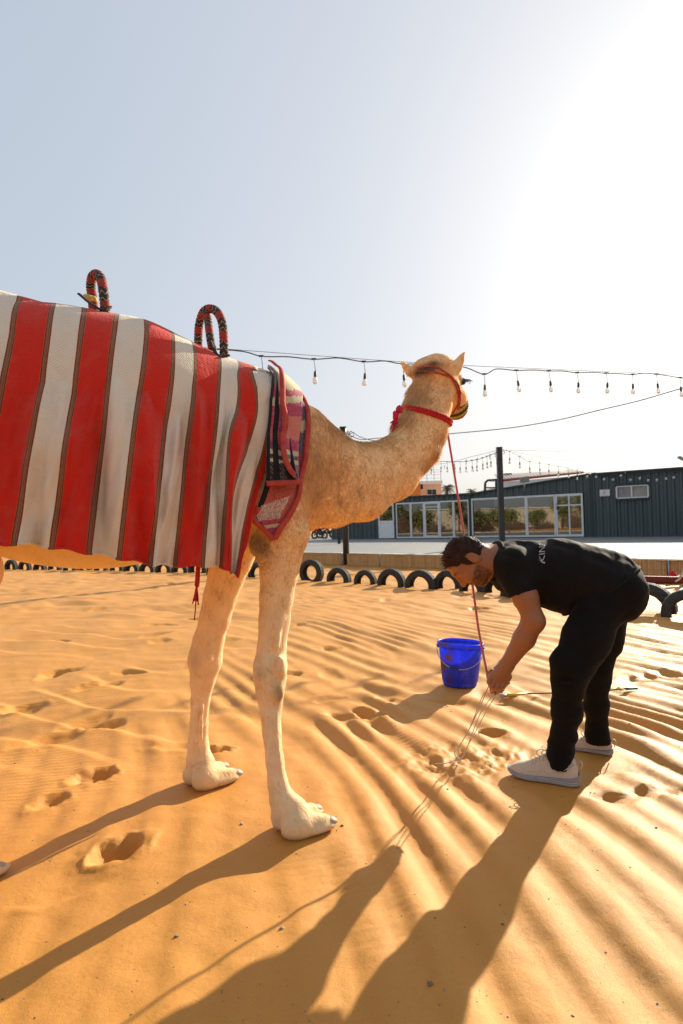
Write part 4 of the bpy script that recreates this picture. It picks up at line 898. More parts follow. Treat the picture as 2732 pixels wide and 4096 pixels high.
def camel_mat():
    m, nt, bs = newmat('camel_coat'); at = N_(nt, 'ShaderNodeAttribute', attribute_name='Col'); co = coord(nt, 'Object')
    st = N_(nt, 'ShaderNodeMapping'); st.inputs['Scale'].default_value = (1, 1, .28); nt.links.new(co, st.inputs[0])
    f = noise(nt, st.outputs[0], 95, 4, .65); g = noise(nt, co, 9, 5, .6)
    c = mixc(nt, ramp(nt, f, [(.35, 0.0), (.75, .18)]), at.outputs['Color'], (.42, .25, .11)); c = mixc(nt, ramp(nt, g, [(.4, 0.0), (.75, .28)]), c, (.86, .63, .37))
    nt.links.new(c, bs.inputs['Base Color']); bs.inputs['Roughness'].default_value = .85; bs.inputs['Specular IOR Level'].default_value = .2
    bs.inputs['Sheen Weight'].default_value = .25; bs.inputs['Sheen Roughness'].default_value = .4; bs.inputs['Sheen Tint'].default_value = (1, .85, .6, 1)
    b = bump(nt, bs, f, .5, .005); b2 = bump(nt, bs, g, .45, .012, b); bump(nt, bs, noise(nt, st.outputs[0], 34, 4, .6), .5, .008, b2); return m
COAT = camel_mat()
def blob(P, c, r, A=None):
    d = (P - np.asarray(c)); return np.exp(-((d / np.asarray(r)) ** 2).sum(1))
def coat_col(P):
    tan = np.array([.86, .57, .28]); pale = np.array([.84, .595, .34]); brown = np.array([.34, .205, .09]); dark = np.array([.075, .05, .032])
    f = sstep(1.25, .45, P[:, 2])[:, None]; c = tan * (1 - f) + pale * f
    n1 = perlin(P[:, 0] * 6 + P[:, 1] * 3, P[:, 2] * 5, 21) * .5 + .5
    def mix(c, w, k): w = np.clip(w, 0, 1)[:, None]; return c * (1 - w) + k * w
    sh = blob(P, pt(1245, 1880, 2.35), (.17, .5, .16)); c = mix(c, sh * .3 * sstep(-.3, .6, perlin(P[:, 0] * 16 + P[:, 1] * 8, P[:, 2] * 14, 24) + .5 * perlin(P[:, 0] * 50, P[:, 2] * 30, 25)), brown)
    n2 = perlin(P[:, 0] * 34, P[:, 2] * 11, 22) + .6 * perlin(P[:, 0] * 80, P[:, 2] * 26, 26); nk = blob(P, pt(1430, 1980, 2.6), (.20, .4, .15)); c = mix(c, nk * sstep(.2, .8, n2) * .38, np.array([.22, .16, .11]))
    top = blob(P, pt(1400, 1750, 2.65), (.25, .4, .05)); c = mix(c, top * .2, brown)
    hd = blob(P, pt(1720, 1560, 2.98), (.10, .12, .10)); c = mix(c, hd * .8 * n1, np.array([.40, .20, .07]))
    pol = blob(P, pt(1700, 1475, 3.0), (.07, .14, .022)); c = mix(c, pol * 1.1, dark * 1.6)
    c = mix(c, blob(P, pt(1735, 1453, 2.97), (.03, .1, .014)) * 1.0, dark * 1.5)
    eye = blob(P, pt(1852, 1524, 3.18), (.024, .06, .026)); c = mix(c, eye * 1.6, dark * .6)
    ca = blob(P, pt(1040, 2178, 2.25), (.042, .06, .052)); c = mix(c, ca * 1.35, brown * .62)
    kn = blob(P, pt(1118, 2775, 2.22), (.026, .06, .042)); c = mix(c, kn * 1.0, np.array([.30, .19, .08]))
    k2 = blob(P, pt(1035, 2700, 2.2), (.02, .05, .02)); c = mix(c, k2 * .6, np.array([.36, .24, .13]))
    k3 = blob(P, pt(790, 2640, 2.6), (.025, .05, .05)); c = mix(c, k3 * .5, brown)
    ft = blob(P, gp(1310, 3262), (.04, .05, .05)) + blob(P, gp(938, 3085), (.04, .06, .05)); c = mix(c, ft * .6, brown)
    lo = sstep(.035, .0, P[:, 2]); c = mix(c, sstep(.16, .02, P[:, 2]) * .6, np.array([.62, .42, .21])); c = mix(c, lo * .6, np.array([.46, .25, .08]))
    c *= (1 + .10 * perlin(P[:, 0] * 15, P[:, 2] * 15, 23))[:, None]; return np.clip(c, .01, 1)
camel = thing('camel', 'tan dromedary camel standing saddled and blanketed on the sand', 'camel', (C0[0], C0[1], 0))
body = obj('body', V, Q, COAT, camel); vcol(body, coat_col(V))
NAIL = M('toenail', (.30, .23, .17), (.44, .36, .28), 30, .5, 80, .2)
for (c, d, s) in NAILS:
    bm = bmesh.new(); bmesh.ops.create_icosphere(bm, subdivisions=2, radius=1); Vn = np.array([v.co for v in bm.verts]); Fn = [[v.index for v in f.verts] for f in bm.faces]; bm.free()
    Vn = c + np.outer(Vn[:, 0] * .036, d) + np.outer(Vn[:, 1] * .024, s) + np.outer(Vn[:, 2] * .015 - np.maximum(Vn[:, 0], 0) ** 2 * .010, [0, 0, 1]); obj('toenail', Vn, Fn, NAIL, camel)
EYE = M('eye', (.012, .009, .007), rough=.08, bstr=0, spec=.6)
bm = bmesh.new(); bmesh.ops.create_icosphere(bm, subdivisions=3, radius=.019); Vn = np.array([v.co for v in bm.verts]); Fn = [[v.index for v in f.verts] for f in bm.faces]; bm.free()
ec = pt(1850, 1526, 3.185); obj('eye', Vn + ec, Fn, EYE, camel)
g = G()
for k in range(16):
    a = R(-70 + k * 9); p = ec + np.array([.012, 0, .012 * math.cos(a)]) + np.array([0, .018 * math.sin(a), 0]); g.add(*tube([p, p + np.array([.022, .012 * math.sin(a), -.004]), p + np.array([.036, .02 * math.sin(a), -.014])], [.0012, .001, .0004], 4))
obj('eyelashes', *g.out(), EYE, camel)
# coat: short blades of hair over the visible body, longer on mane, throat and crown
def hair_blades(V, Q, Nn, n, lenf, flow, wid, seed):
    g_ = np.random.default_rng(seed); ar = np.linalg.norm(np.cross(V[Q[:, 1]] - V[Q[:, 0]], V[Q[:, 3]] - V[Q[:, 0]]), axis=1); ctr = V[Q].mean(1)
    w = ar * lenf(ctr)[1]; fi = g_.choice(len(Q), n, p=w / w.sum()); u, v = g_.random((2, n, 1)); q = Q[fi]
    P = (V[q[:, 0]] * (1 - u) + V[q[:, 1]] * u) * (1 - v) + (V[q[:, 3]] * (1 - u) + V[q[:, 2]] * u) * v; NN = Nn[q].mean(1)
    L = lenf(P)[0] * g_.uniform(.6, 1.25, n); fl = flow(P) + .30 * g_.standard_normal((n, 3)); fl -= NN * (fl * NN).sum(1)[:, None]; fl /= np.linalg.norm(fl, axis=1)[:, None] + 1e-9
    lift = lenf(P)[2][:, None]; d1 = fl + NN * lift; d1 /= np.linalg.norm(d1, axis=1)[:, None]; d2 = fl + NN * lift * .2 + np.array([0, 0, -.25]); d2 /= np.linalg.norm(d2, axis=1)[:, None]
    sd = np.cross(fl, NN) * wid(P)[:, None]; P = P - NN * .001; m = P + d1 * (L * .5)[:, None]; t = m + d2 * (L * .5)[:, None]
    VV = np.stack([P - sd, P + sd, m + sd * .7, m - sd * .7, t], 1).reshape(-1, 3); b = np.arange(n) * 5
    F = np.concatenate([np.stack([b, b + 1, b + 2, b + 3], 1).reshape(-1, 4)]); T = np.stack([b + 3, b + 2, b + 4, b + 4], 1)
    return VV, F, np.stack([b + 3, b + 2, b + 4], 1), np.repeat(P, 5, 0)
LONG = [(pt(1640, 1590, 2.98), (.08, .10, .11), .052), (pt(1600, 1690, 2.92), (.06, .1, .07), .05), (pt(1768, 1800, 2.98), (.06, .12, .06), .075), (pt(1480, 1755, 2.7), (.12, .15, .05), .022), (pt(1250, 1880, 2.35), (.15, .4, .16), .012), (pt(1700, 1480, 3.02), (.07, .1, .04), .018), (pt(1690, 1890, 2.95), (.08, .15, .07), .016), (pt(1320, 1715, 2.55), (.1, .2, .05), .014)]
def lenf(P):
    L = np.full(len(P), .0125) * (1 + .5 * perlin(P[:, 0] * 22 + P[:, 1] * 9, P[:, 2] * 18, 27)); dn = np.ones(len(P)); lift = np.full(len(P), .40)
    for c, r, a in LONG: w = blob(P, c, r); L += a * w; dn += 1.5 * w; lift += .28 * w
    legs = sstep(1.05, .75, P[:, 2]); L *= 1 - .32 * legs; lift *= 1 - .15 * legs
    vis = (tocf(P)[:, 0] > -.35) * 1.0; vis *= np.where((P[:, 2] < .09), .3, 1)
    ear_ = blob(P, pt(1835, 1460, 3.08), (.035, .06, .05)) + blob(P, pt(1632, 1482, 3.1), (.035, .06, .04)); L *= 1 - .35 * np.clip(ear_, 0, 1)
    return L, dn * vis + 1e-6, lift
def flow(P):
    f = np.zeros_like(P); f[:, 2] = -1; back = sstep(1.3, 1.7, P[:, 2])[:, None] * np.array([-.4, -.15, -.1]); cl = np.stack([perlin(P[:, 0] * 18, P[:, 2] * 14, 28), perlin(P[:, 1] * 18, P[:, 2] * 14, 29), .4 * perlin(P[:, 0] * 15, P[:, 1] * 15 + P[:, 2] * 9, 30)], 1); return f + back + cl * .9
VV, FF, TT, root_ = hair_blades(V, Q, Nn, 120000, lenf, flow, lambda P: np.full(len(P), .0012), 31)
me = bpy.data.meshes.new('coat_hair'); allF = np.concatenate([FF.ravel(), TT.ravel()]); L_ = wloc(camel)
me.vertices.add(len(VV)); me.vertices.foreach_set('co', (VV - L_).ravel()); me.loops.add(len(allF)); me.loops.foreach_set('vertex_index', allF.astype(np.int32)); me.polygons.add(len(FF) + len(TT))
me.polygons.foreach_set('loop_start', np.concatenate([np.arange(len(FF)) * 4, len(FF) * 4 + np.arange(len(TT)) * 3]).astype(np.int32)); me.update(calc_edges=True); me.polygons.foreach_set('use_smooth', np.ones(len(me.polygons), bool)); HCOAT = COAT.copy(); HCOAT.name = 'coat_hair'; nt_ = HCOAT.node_tree; tl = nt_.nodes.new('ShaderNodeBsdfTranslucent'); pb_ = nt_.nodes['Principled BSDF']; nt_.links.new(pb_.inputs['Base Color'].links[0].from_socket, tl.inputs['Color'])
mx_ = nt_.nodes.new('ShaderNodeMixShader'); mx_.inputs[0].default_value = .45; nt_.links.new(pb_.outputs[0], mx_.inputs[1]); nt_.links.new(tl.outputs[0], mx_.inputs[2]); nt_.links.new(mx_.outputs[0], nt_.nodes['Material Output'].inputs['Surface'])
me.materials.append(HCOAT)
hr = bpy.data.objects.new('coat_hair', me); COL.objects.link(hr); hr.parent = camel; hr['kind'] = 'stuff'
cc_ = coat_col(root_) * (1 + (.05 * sstep(.6, 1.3, root_[:, 2]) + .07)[:, None] * np.repeat(np.random.default_rng(8).standard_normal(len(root_) // 5), 5)[:, None]); vcol(hr, np.clip(cc_, .01, 1))
# ================================================================== STRIPED BLANKET
def cp(cx, cy): return (cx * .829, 1000 + cy * .829)
BANDS = {2: [(265, 235), (235, 470), (175, 820), (125, 1120), (85, 1420)], 3: [(410, 255), (385, 540), (335, 870), (295, 1150), (258, 1437)], 4: [(570, 280), (540, 480), (505, 830), (465, 1150), (432, 1462)],
 5: [(700, 325), (690, 560), (650, 850), (612, 1170), (575, 1487)], 6: [(820, 380), (815, 640), (782, 980), (752, 1250), (722, 1512)], 7: [(925, 415), (935, 640), (905, 950), (875, 1240), (845, 1527)],
 8: [(1045, 495), (1050, 690), (1025, 1000), (1000, 1260), (975, 1526)], 9: [(1148, 522), (1148, 740), (1108, 900), (1096, 1200), (1082, 1538)], 10: [(1203, 568), (1225, 790), (1190, 960), (1120, 1180), (1108, 1555)],
 11: [(1275, 590), (1285, 760), (1262, 1000), (1195, 1250), (1135, 1565)], 11.45: [(1290, 598), (1304, 760), (1295, 1010), (1228, 1240), (1146, 1580)]}
LAT = [-.05, -.25, -.365, -.395, -.40]
LATX = {9: [-.05, -.24, -.36, -.42, -.435], 10: [-.04, -.20, -.30, -.33, -.35], 11: [-.03, -.18, -.28, -.33, -.36], 11.45: [-.03, -.17, -.27, -.33, -.37], 8: [-.05, -.24, -.36, -.40, -.425]}
cols = {}
for k, P in BANDS.items(): cols[k] = np.array([tocf(pl(*cp(*q), LATX.get(k, LAT)[i]))[0] for i, q in enumerate(P)])
for k in range(1, -9, -1):
    c = cols[k + 1].copy(); c[:, 0] -= .108; c[0, 2] += (.022 if k > -2 else -.02); c[1, 2] += (.018 if k > -2 else -.015); c[1:, 2] -= .0; cols[k] = c
ks = np.array(sorted(cols)); CG = np.stack([cols[k] for k in ks])           # nk x 5 x 3
nu, nv = 300, 120; us = np.linspace(ks[0], ks[-1], nu); rows = np.array([0, .2, .45, .72, 1.0]); vs = np.linspace(0, 1, nv)
def resample(Kx, A, x):
    sm = smooth_path(A.reshape(len(Kx), -1), 8); kx = smooth_path(np.asarray(Kx, float)[:, None], 8)[:, 0]; return np.stack([np.interp(x, kx, sm[:, q]) for q in range(sm.shape[1])], 1)
T1 = resample(ks, CG, us).reshape(nu, 5, 3); T2 = resample(rows, T1.transpose(1, 0, 2).reshape(5, -1), vs).reshape(nv, nu, 3).transpose(1, 0, 2)   # nu, nv, 3 in camel frame
UU, VV2 = np.meshgrid(us, vs, indexing='ij')
amp = sstep(.03, .35, VV2) * (.6 + .6 * VV2)
wr = .013 * perlin(UU * .85 + VV2 * .9, VV2 * 1.6, 41) + .008 * perlin(UU * 1.9 - VV2 * 1.5, VV2 * 2.4, 42) + .0045 * perlin(UU * 3.6 + VV2 * 4, VV2 * 5, 43)
fold = lambda c, w, sl: np.exp(-(((UU - c - sl * (VV2 - .5)) / w) ** 2))
wr = wr - .022 * fold(4.0, .30, .9) * sstep(.15, .6, VV2) + .018 * fold(4.75, .35, .7) * sstep(.2, .6, VV2) - .016 * fold(7.0, .28, 1.2) * sstep(.1, .4, VV2) * sstep(1, .6, VV2) - .024 * fold(8.6, .3, .6) * sstep(.05, .3, VV2) + .02 * fold(9.5, .35, .2) * sstep(.1, .4, VV2) + .012 * fold(2.4, .3, .8) * sstep(.15, .5, VV2)
def drop(c, A, w, sl, v0, v1, back=1.6):
    x = UU - c - sl * (VV2 - .5) - .12 * perlin(VV2 * 3 + c, UU * .3, 46); p = np.where(x < 0, np.clip(1 + x / back, 0, 1) ** 2, np.clip(1 - x / w, 0, 1)); return A * p * sstep(v0, v0 + .2, VV2) * sstep(v1, v1 - .25, VV2)
wr = wr * .75 + drop(4.25, .018, .55, .5, .22, 1.4) + drop(3.2, .012, .3, -.4, .2, .8) + drop(5.75, .016, .34, .6, .25, .95) + drop(7.35, .019, .42, .5, .12, .9) + drop(2.0, .014, .35, .3, .25, 1.3) + drop(8.35, .018, .3, .2, .05, .6) + drop(6.5, .012, .3, -.7, .45, 1.4) + drop(.6, .016, .35, .4, .1, 1.3)
near_ = T2.copy(); near_[..., 1] += -wr * amp * 3.9
near_[..., 2] += .004 * np.sin(UU * 6) * (VV2 > .98)
farS = T2.copy(); farS[..., 1] = -farS[..., 1] * 1.02 + .006 * perlin(UU * 1.1 + 9, VV2 * 2, 44) + .02 * amp * perlin(UU * .9 + 4, VV2 * 2, 45); farS[..., 0] = T2[..., 0] - .02
ALL = np.concatenate([farS[:, ::-1][:, :-1], near_[:, :]], 1)
# rounded ridge across the spine instead of a crease
tv = ALL.shape[1]; ridge = np.exp(-(((np.arange(tv) - nv + 1) / 7.0) ** 2)); ALL[..., 2] += 0 * ridge
for _ in range(10): ALL[:, nv - 12:nv + 8] = (ALL[:, nv - 13:nv + 7] + ALL[:, nv - 12:nv + 8] * 2 + ALL[:, nv - 11:nv + 9]) / 4
Wp = np.concatenate([C0[None, None] + ALL[..., :1] * AX + ALL[..., 1:2] * NX, ALL[..., 2:]], -1).reshape(-1, 3)
Wp = K.push(Wp, .014, 5)
def stripe_mat():
    m, nt, bs = newmat('striped_wool'); uv = N_(nt, 'ShaderNodeUVMap'); sp = N_(nt, 'ShaderNodeSeparateXYZ'); nt.links.new(uv.outputs[0], sp.inputs[0])
    wob = noise(nt, uv.outputs[0], 40, 2); ma = N_(nt, 'ShaderNodeMath', operation='MULTIPLY_ADD'); ma.inputs[1].default_value = .012; nt.links.new(wob, ma.inputs[0]); nt.links.new(sp.outputs[0], ma.inputs[2])
    h = N_(nt, 'ShaderNodeMath', operation='MULTIPLY_ADD'); h.inputs[1].default_value = .5; h.inputs[2].default_value = 20; nt.links.new(ma.outputs[0], h.inputs[0]); fr = N_(nt, 'ShaderNodeMath', operation='FRACT'); nt.links.new(h.outputs[0], fr.inputs[0])
    red = (.68, .018, .008); cream = (.82, .72, .57); dk = (.10, .03, .02); ol = (.27, .24, .12); og = (.66, .20, .03); rd_ = (.34, .03, .018)
    band = [(-.046, og), (-.040, dk), (-.031, rd_), (-.022, ol), (-.016, rd_), (-.010, ol), (-.003, dk), (.004, ol), (.010, rd_), (.016, ol), (.022, rd_), (.031, dk), (.040, og)]
    st = [(.0, dk), (.004, ol), (.010, rd_), (.016, ol), (.022, rd_), (.031, dk), (.040, og), (.046, cream)] + [(.5 + p, c) for p, c in band] + [(.546, red)] + [(1 + p, c) for p, c in band if p < -.003]
    n = ramp(nt, fr.outputs[0], st[:32], True)
    co = coord(nt, 'UV'); mp = N_(nt, 'ShaderNodeMapping'); mp.inputs['Scale'].default_value = (1, 8.5, 1); mp.inputs['Rotation'].default_value = (0, 0, 0); nt.links.new(co, mp.inputs[0])
    wv = N_(nt, 'ShaderNodeTexWave', bands_direction='DIAGONAL'); wv.inputs['Scale'].default_value = 7.5; wv.inputs['Distortion'].default_value = .6; nt.links.new(mp.outputs[0], wv.inputs[0])
    dirt = ramp(nt, noise(nt, mp.outputs[0], 1.4, 6, .65), [(.5, 0.0), (.85, .22)]); c = mixc(nt, dirt, n, (.36, .26, .17)); c = mixc(nt, ramp(nt, wv.outputs['Fac'], [(0, .16), (1, 0.0)]), c, (.18, .10, .06)); c = mixc(nt, .12, c, noise(nt, mp.outputs[0], 60, 3)) if False else c
    nt.links.new(c, bs.inputs['Base Color']); bs.inputs['Roughness'].default_value = .9; bs.inputs['Specular IOR Level'].default_value = .1; bs.inputs['Sheen Weight'].default_value = .2
    b = bump(nt, bs, wv.outputs['Fac'], .35, .002); bump(nt, bs, noise(nt, mp.outputs[0], 8, 4), .4, .006, b)
    tr = N_(nt, 'ShaderNodeBsdfTranslucent'); nt.links.new(c, tr.inputs['Color']); mx = N_(nt, 'ShaderNodeMixShader'); mx.inputs[0].default_value = .14
    nt.links.new(bs.outputs[0], mx.inputs[1]); nt.links.new(tr.outputs[0], mx.inputs[2]); nt.links.new(mx.outputs[0], nt.nodes['Material Output'].inputs['Surface']); return m
WOOL = stripe_mat()
bl = thing('striped_blanket', 'red and cream striped woven blanket draped over the camel', 'blanket', cf(-.5, 0, 1.0))
F_ = np.array(gridF(nu, tv)); cloth = obj('cloth', Wp, F_, WOOL, bl)
VVa = np.concatenate([vs[::-1][:-1] + 1.2, vs]); uvmap(cloth, np.stack(np.broadcast_arrays(us[:, None], VVa[None, :]), -1).reshape(-1, 2))
sm_ = cloth.modifiers.new('thickness', 'SOLIDIFY'); sm_.thickness = .005; sm_.offset = 1
W3 = Wp.reshape(nu, tv, 3)
hem = W3[:, -1]; STITCH = M('hem_thread', (.55, .42, .32), (.5, .1, .07), 60, .9)
hv, hf = tube(hem[::3] + np.array([0, 0, .002]), .004, 6); o = obj('hem', hv, hf, WOOL, bl); uvmap(o, np.stack([np.repeat(us[::3], 6), np.full(len(hv), .99)], 1))
TRIM = M('black_trim', (.02, .02, .02), (.035, .03, .03), 30, .8)
# hoop handles standing up through slits in the blanket
def hoop_mat():
    m, nt, bs = newmat('kilim_wrap'); uv = N_(nt, 'ShaderNodeUVMap'); sp = N_(nt, 'ShaderNodeSeparateXYZ'); nt.links.new(uv.outputs[0], sp.inputs[0])
    def mth(op, a, b=None):
        n = N_(nt, 'ShaderNodeMath', operation=op)
        for s_, v in zip(n.inputs, (a, b)):
            if v is None: continue
            if isinstance(v, (int, float)): s_.default_value = v
            else: nt.links.new(v, s_)
        return n.outputs[0]
    zig = mth('ABSOLUTE', mth('SUBTRACT', mth('FRACT', mth('MULTIPLY', sp.outputs[0], 4.0)), .5))
    v = mth('ADD', mth('MULTIPLY', sp.outputs[1], 26.0), mth('MULTIPLY', noise(nt, uv.outputs[0], 9, 2), .8))
    line = ramp(nt, mth('FRACT', mth('ADD', v, zig)), [(0, (.035, .020, .016)), (.50, (.34, .26, .19)), (.66, (.035, .020, .016))], True)
    sel = mth('FRACT', mth('MULTIPLY', v, .27)); c = mixc(nt, mth('GREATER_THAN', sel, .58), line, ramp(nt, mth('FRACT', mth('MULTIPLY', v, 1.9)), [(0, (.28, .026, .016)), (.62, (.08, .02, .014)), (.75, (.40, .10, .03)), (.85, (.33, .03, .018))], True))
    nt.links.new(c, bs.inputs['Base Color']); bs.inputs['Roughness'].default_value = .9; bump(nt, bs, mth('FRACT', v), .5, .003); return m
KILIM = hoop_mat()
def hoop(path, r, label, ang_label=None):
    P = smooth_path(path, 14); root = thing('saddle_handle', label, 'handle', P[0]); n = 12
    rr = r * (1 + .07 * np.sin(np.arange(len(P)) * 1.9)); V, F = tube(P, rr, n); o = obj('wrapped_loop', V, F, KILIM, root); uvmap(o, np.stack(np.broadcast_arrays(np.arange(n)[None, :] / n, np.linspace(0, 1, len(P))[:, None]), -1).reshape(-1, 2)); return root
def cq(cx, cy): return (300 + cx * .421, 1050 + cy * .421)
h1 = hoop([pl(*cq(175, 520), .04), pl(*cq(172, 420), .045), pl(*cq(165, 330), .05), pl(*cq(150, 230), .05), pl(*cq(165, 140), .03), pl(*cq(205, 112), .0), pl(*cq(245, 150), -.04), pl(*cq(268, 260), -.07), pl(*cq(285, 410), -.08), pl(*cq(285, 450), -.08), pl(*cq(285, 520), -.07)], .0175, 'patterned loop handle rising from the middle of the striped blanket')
obj('collar', *tube(smooth_path([pl(*cq(40, 300), -.02), pl(*cq(130, 375), -.055), pl(*cq(210, 430), -.085), pl(*cq(270, 455), -.105), pl(*cq(340, 425), -.085)], 6), .0095, 8, flat=.5), TRIM, h1)
obj('saddle_pad', *lump(pl(*cq(140, 350), .03), .022, .03, .014, 6), M('yellow_felt', (.50, .45, .14), (.42, .38, .11), 20, .9), h1)
h2 = hoop([pl(*cq(1172, 960), .06), pl(*cq(1172, 830), .08), pl(*cq(1172, 705), .09), pl(*cq(1180, 590), .09), pl(*cq(1215, 480), .07), pl(*cq(1275, 440), .03), pl(*cq(1345, 465), -.01), pl(*cq(1395, 560), -.05), pl(*cq(1412, 700), -.07), pl(*cq(1415, 850), -.08), pl(*cq(1412, 950), -.07)], .0172, 'patterned double loop handle near the front of the striped blanket')
P_ = smooth_path([pl(*cq(1240, 470), .03), pl(*cq(1262, 540), .02), pl(*cq(1275, 650), -.01), pl(*cq(1295, 780), -.03), pl(*cq(1310, 830), -.03), pl(*cq(1315, 930), -.03)], 10); V_, Fh = tube(P_, .0162, 12); o = obj('inner_loop', V_, Fh, KILIM, h2); uvmap(o, np.stack(np.broadcast_arrays(np.arange(12)[None, :] / 12, np.linspace(0, .6, len(P_))[:, None]), -1).reshape(-1, 2))
obj('collar', *tube(smooth_path([pl(*cq(1285, 745), -.06), pl(*cq(1320, 830), -.085), pl(*cq(1375, 895), -.11), pl(*cq(1465, 880), -.10)], 6), .0085, 8, flat=.5), TRIM, h2)
# tassel hanging below the hem
REDW = M('red_yarn', (.52, .018, .022), (.40, .012, .018), 60, .9, 200, .4); PINKW = M('crimson_yarn', (.55, .02, .055), (.42, .012, .04), 60, .9, 200, .4)
ts = thing('red_tassel', 'red yarn tassel hanging below the striped blanket hem', 'tassel', pl(786, 2420, -.37)); tp0 = pl(793, 2262, -.37); tp1 = pl(789, 2330, -.37); tp2 = pl(778, 2480, -.37)
for ph in (0, 2.1, 4.2): obj('cord', *strand(smooth_path([tp0, tp1, pl(786, 2345, -.37)], 6), .0045, .0042, 45, ph), REDW, ts)
g = G()
for k in range(14):
    e = pl(np.interp(k, [0, 13], [768, 797]) + random.uniform(-3, 3), random.uniform(2385, 2425), -.37 + random.uniform(-.01, .01)); g.add(*tube(smooth_path([pl(787, 2338, -.37), (pl(786, 2365, -.37) + e) / 2 + np.array([random.uniform(-.003, .003), 0, 0]), e], 4), .0022, 5))
g.add(*tube(smooth_path([pl(785, 2340, -.37), pl(783, 2420, -.37), tp2], 5), .0022, 5)); obj('threads', *g.out(), REDW, ts)
# ================================================================== FELT BLANKET at the withers
def c8(cx, cy): return (960 + cx / 3.134, 1450 + cy / 3.134)
def felt_mat(name, stops):
    m, nt, bs = newmat(name); uv = N_(nt, 'ShaderNodeUVMap'); sp = N_(nt, 'ShaderNodeSeparateXYZ'); nt.links.new(uv.outputs[0], sp.inputs[0]); co = coord(nt, 'Object')
    ma = N_(nt, 'ShaderNodeMath', operation='MULTIPLY_ADD'); ma.inputs[1].default_value = .05; nt.links.new(noise(nt, uv.outputs[0], 16, 4), ma.inputs[0]); nt.links.new(sp.outputs[1], ma.inputs[2])
    c = ramp(nt, ma.outputs[0], stops, True); c = mixc(nt, ramp(nt, noise(nt, co, 160, 3), [(.4, 0.0), (.8, .35)]), c, (.55, .42, .36))
    nt.links.new(c, bs.inputs['Base Color']); bs.inputs['Roughness'].default_value = .95; bs.inputs['Specular IOR Level'].default_value = .08; bs.inputs['Sheen Weight'].default_value = .35; b = bump(nt, bs, noise(nt, co, 260, 3), .6, .003); return m, nt, bs, uv, c
mag = (.36, .022, .085); crm = (.50, .44, .26); sal = (.52, .15, .11); nav = (.085, .07, .12); blk = (.012, .010, .014); pur = (.20, .13, .19); rdf = (.42, .045, .03)
F_A, *_ = felt_mat('felt_top', [(0, (.30, .24, .22)), (.10, crm), (.235, mag), (.27, crm), (.31, mag), (.395, sal), (.585, mag), (.68, crm), (.72, nav), (.765, crm), (.81, pur), (.97, pur)])
F_L, nt_, bs_l, uv_l, c_l = felt_mat('felt_lining', [(0, (.2, .17, .12)), (.18, mag), (.25, crm), (.31, mag), (.46, rdf), (.56, (.13, .02, .06)), (.64, crm), (.68, blk), (.73, crm), (.76, blk), (.99, blk)])
sp_l = N_(nt_, 'ShaderNodeSeparateXYZ'); nt_.links.new(uv_l.outputs[0], sp_l.inputs[0]); mk = ramp(nt_, sp_l.outputs[0], [(0, 1.0), (.10, 1.0), (.12, 0.0), (.20, 0.0), (.22, 1.0), (.42, 1.0), (.44, 0.0), (.62, 0.0), (.64, 1.0)], True); nt_.links.new(mixc(nt_, mk, c_l, blk), bs_l.inputs['Base Color'])
F_B, nt_, bs_b, uv_b, c_b = felt_mat('felt_under', [(0, nav), (.20, crm), (.24, nav), (.34, mag), (.43, (.40, .06, .04)), (.80, mag), (.84, crm), (.88, mag)])
sp_b = N_(nt_, 'ShaderNodeSeparateXYZ'); nt_.links.new(uv_b.outputs[0], sp_b.inputs[0])
mk = ramp(nt_, sp_b.outputs[0], [(0, 1.0), (.16, 0.0)], True); vo = N_(nt_, 'ShaderNodeTexVoronoi', feature='DISTANCE_TO_EDGE'); vo.inputs['Scale'].default_value = 30; mpb = N_(nt_, 'ShaderNodeMapping'); mpb.inputs['Scale'].default_value = (1, 2.2, 1); nt_.links.new(uv_b.outputs[0], mpb.inputs[0]); nt_.links.new(mpb.outputs[0], vo.inputs['Vector'])
crack = ramp(nt_, vo.outputs['Distance'], [(0, 0.0), (.08, 1.0)], True)
def band_mask(nt, s, a, b):
    m1 = N_(nt, 'ShaderNodeMath', operation='GREATER_THAN'); m1.inputs[1].default_value = a; m2 = N_(nt, 'ShaderNodeMath', operation='LESS_THAN'); m2.inputs[1].default_value = b; nt.links.new(s, m1.inputs[0]); nt.links.new(s, m2.inputs[0]); m3 = N_(nt, 'ShaderNodeMath', operation='MULTIPLY'); nt.links.new(m1.outputs[0], m3.inputs[0]); nt.links.new(m2.outputs[0], m3.inputs[1]); return m3.outputs[0]
wv_ = N_(nt_, 'ShaderNodeMath', operation='MULTIPLY_ADD'); wv_.inputs[1].default_value = .05; nt_.links.new(noise(nt_, uv_b.outputs[0], 14, 3), wv_.inputs[0]); nt_.links.new(sp_b.outputs[1], wv_.inputs[2])
mm = N_(nt_, 'ShaderNodeMath', operation='MULTIPLY'); nt_.links.new(band_mask(nt_, wv_.outputs[0], .60, .79), mm.inputs[0]); nt_.links.new(band_mask(nt_, sp_b.outputs[0], .10, .80), mm.inputs[1]); m4 = N_(nt_, 'ShaderNodeMath', operation='MULTIPLY'); nt_.links.new(mm.outputs[0], m4.inputs[0]); nt_.links.new(crack, m4.inputs[1])
pat = mixc(nt_, ramp(nt_, noise(nt_, uv_b.outputs[0], 22, 2), [(.42, 0.0), (.6, 1.0)]), (.66, .60, .54), (.30, .36, .34)); nt_.links.new(mixc(nt_, m4.outputs[0], mixc(nt_, mk, c_b, blk), pat), bs_b.inputs['Base Color'])
BIND = M('red_binding', (.36, .035, .03), (.44, .07, .05), 40, .9, 120, .5); BTHR = M('binding_thread', (.10, .012, .012), rough=.9, bstr=0)
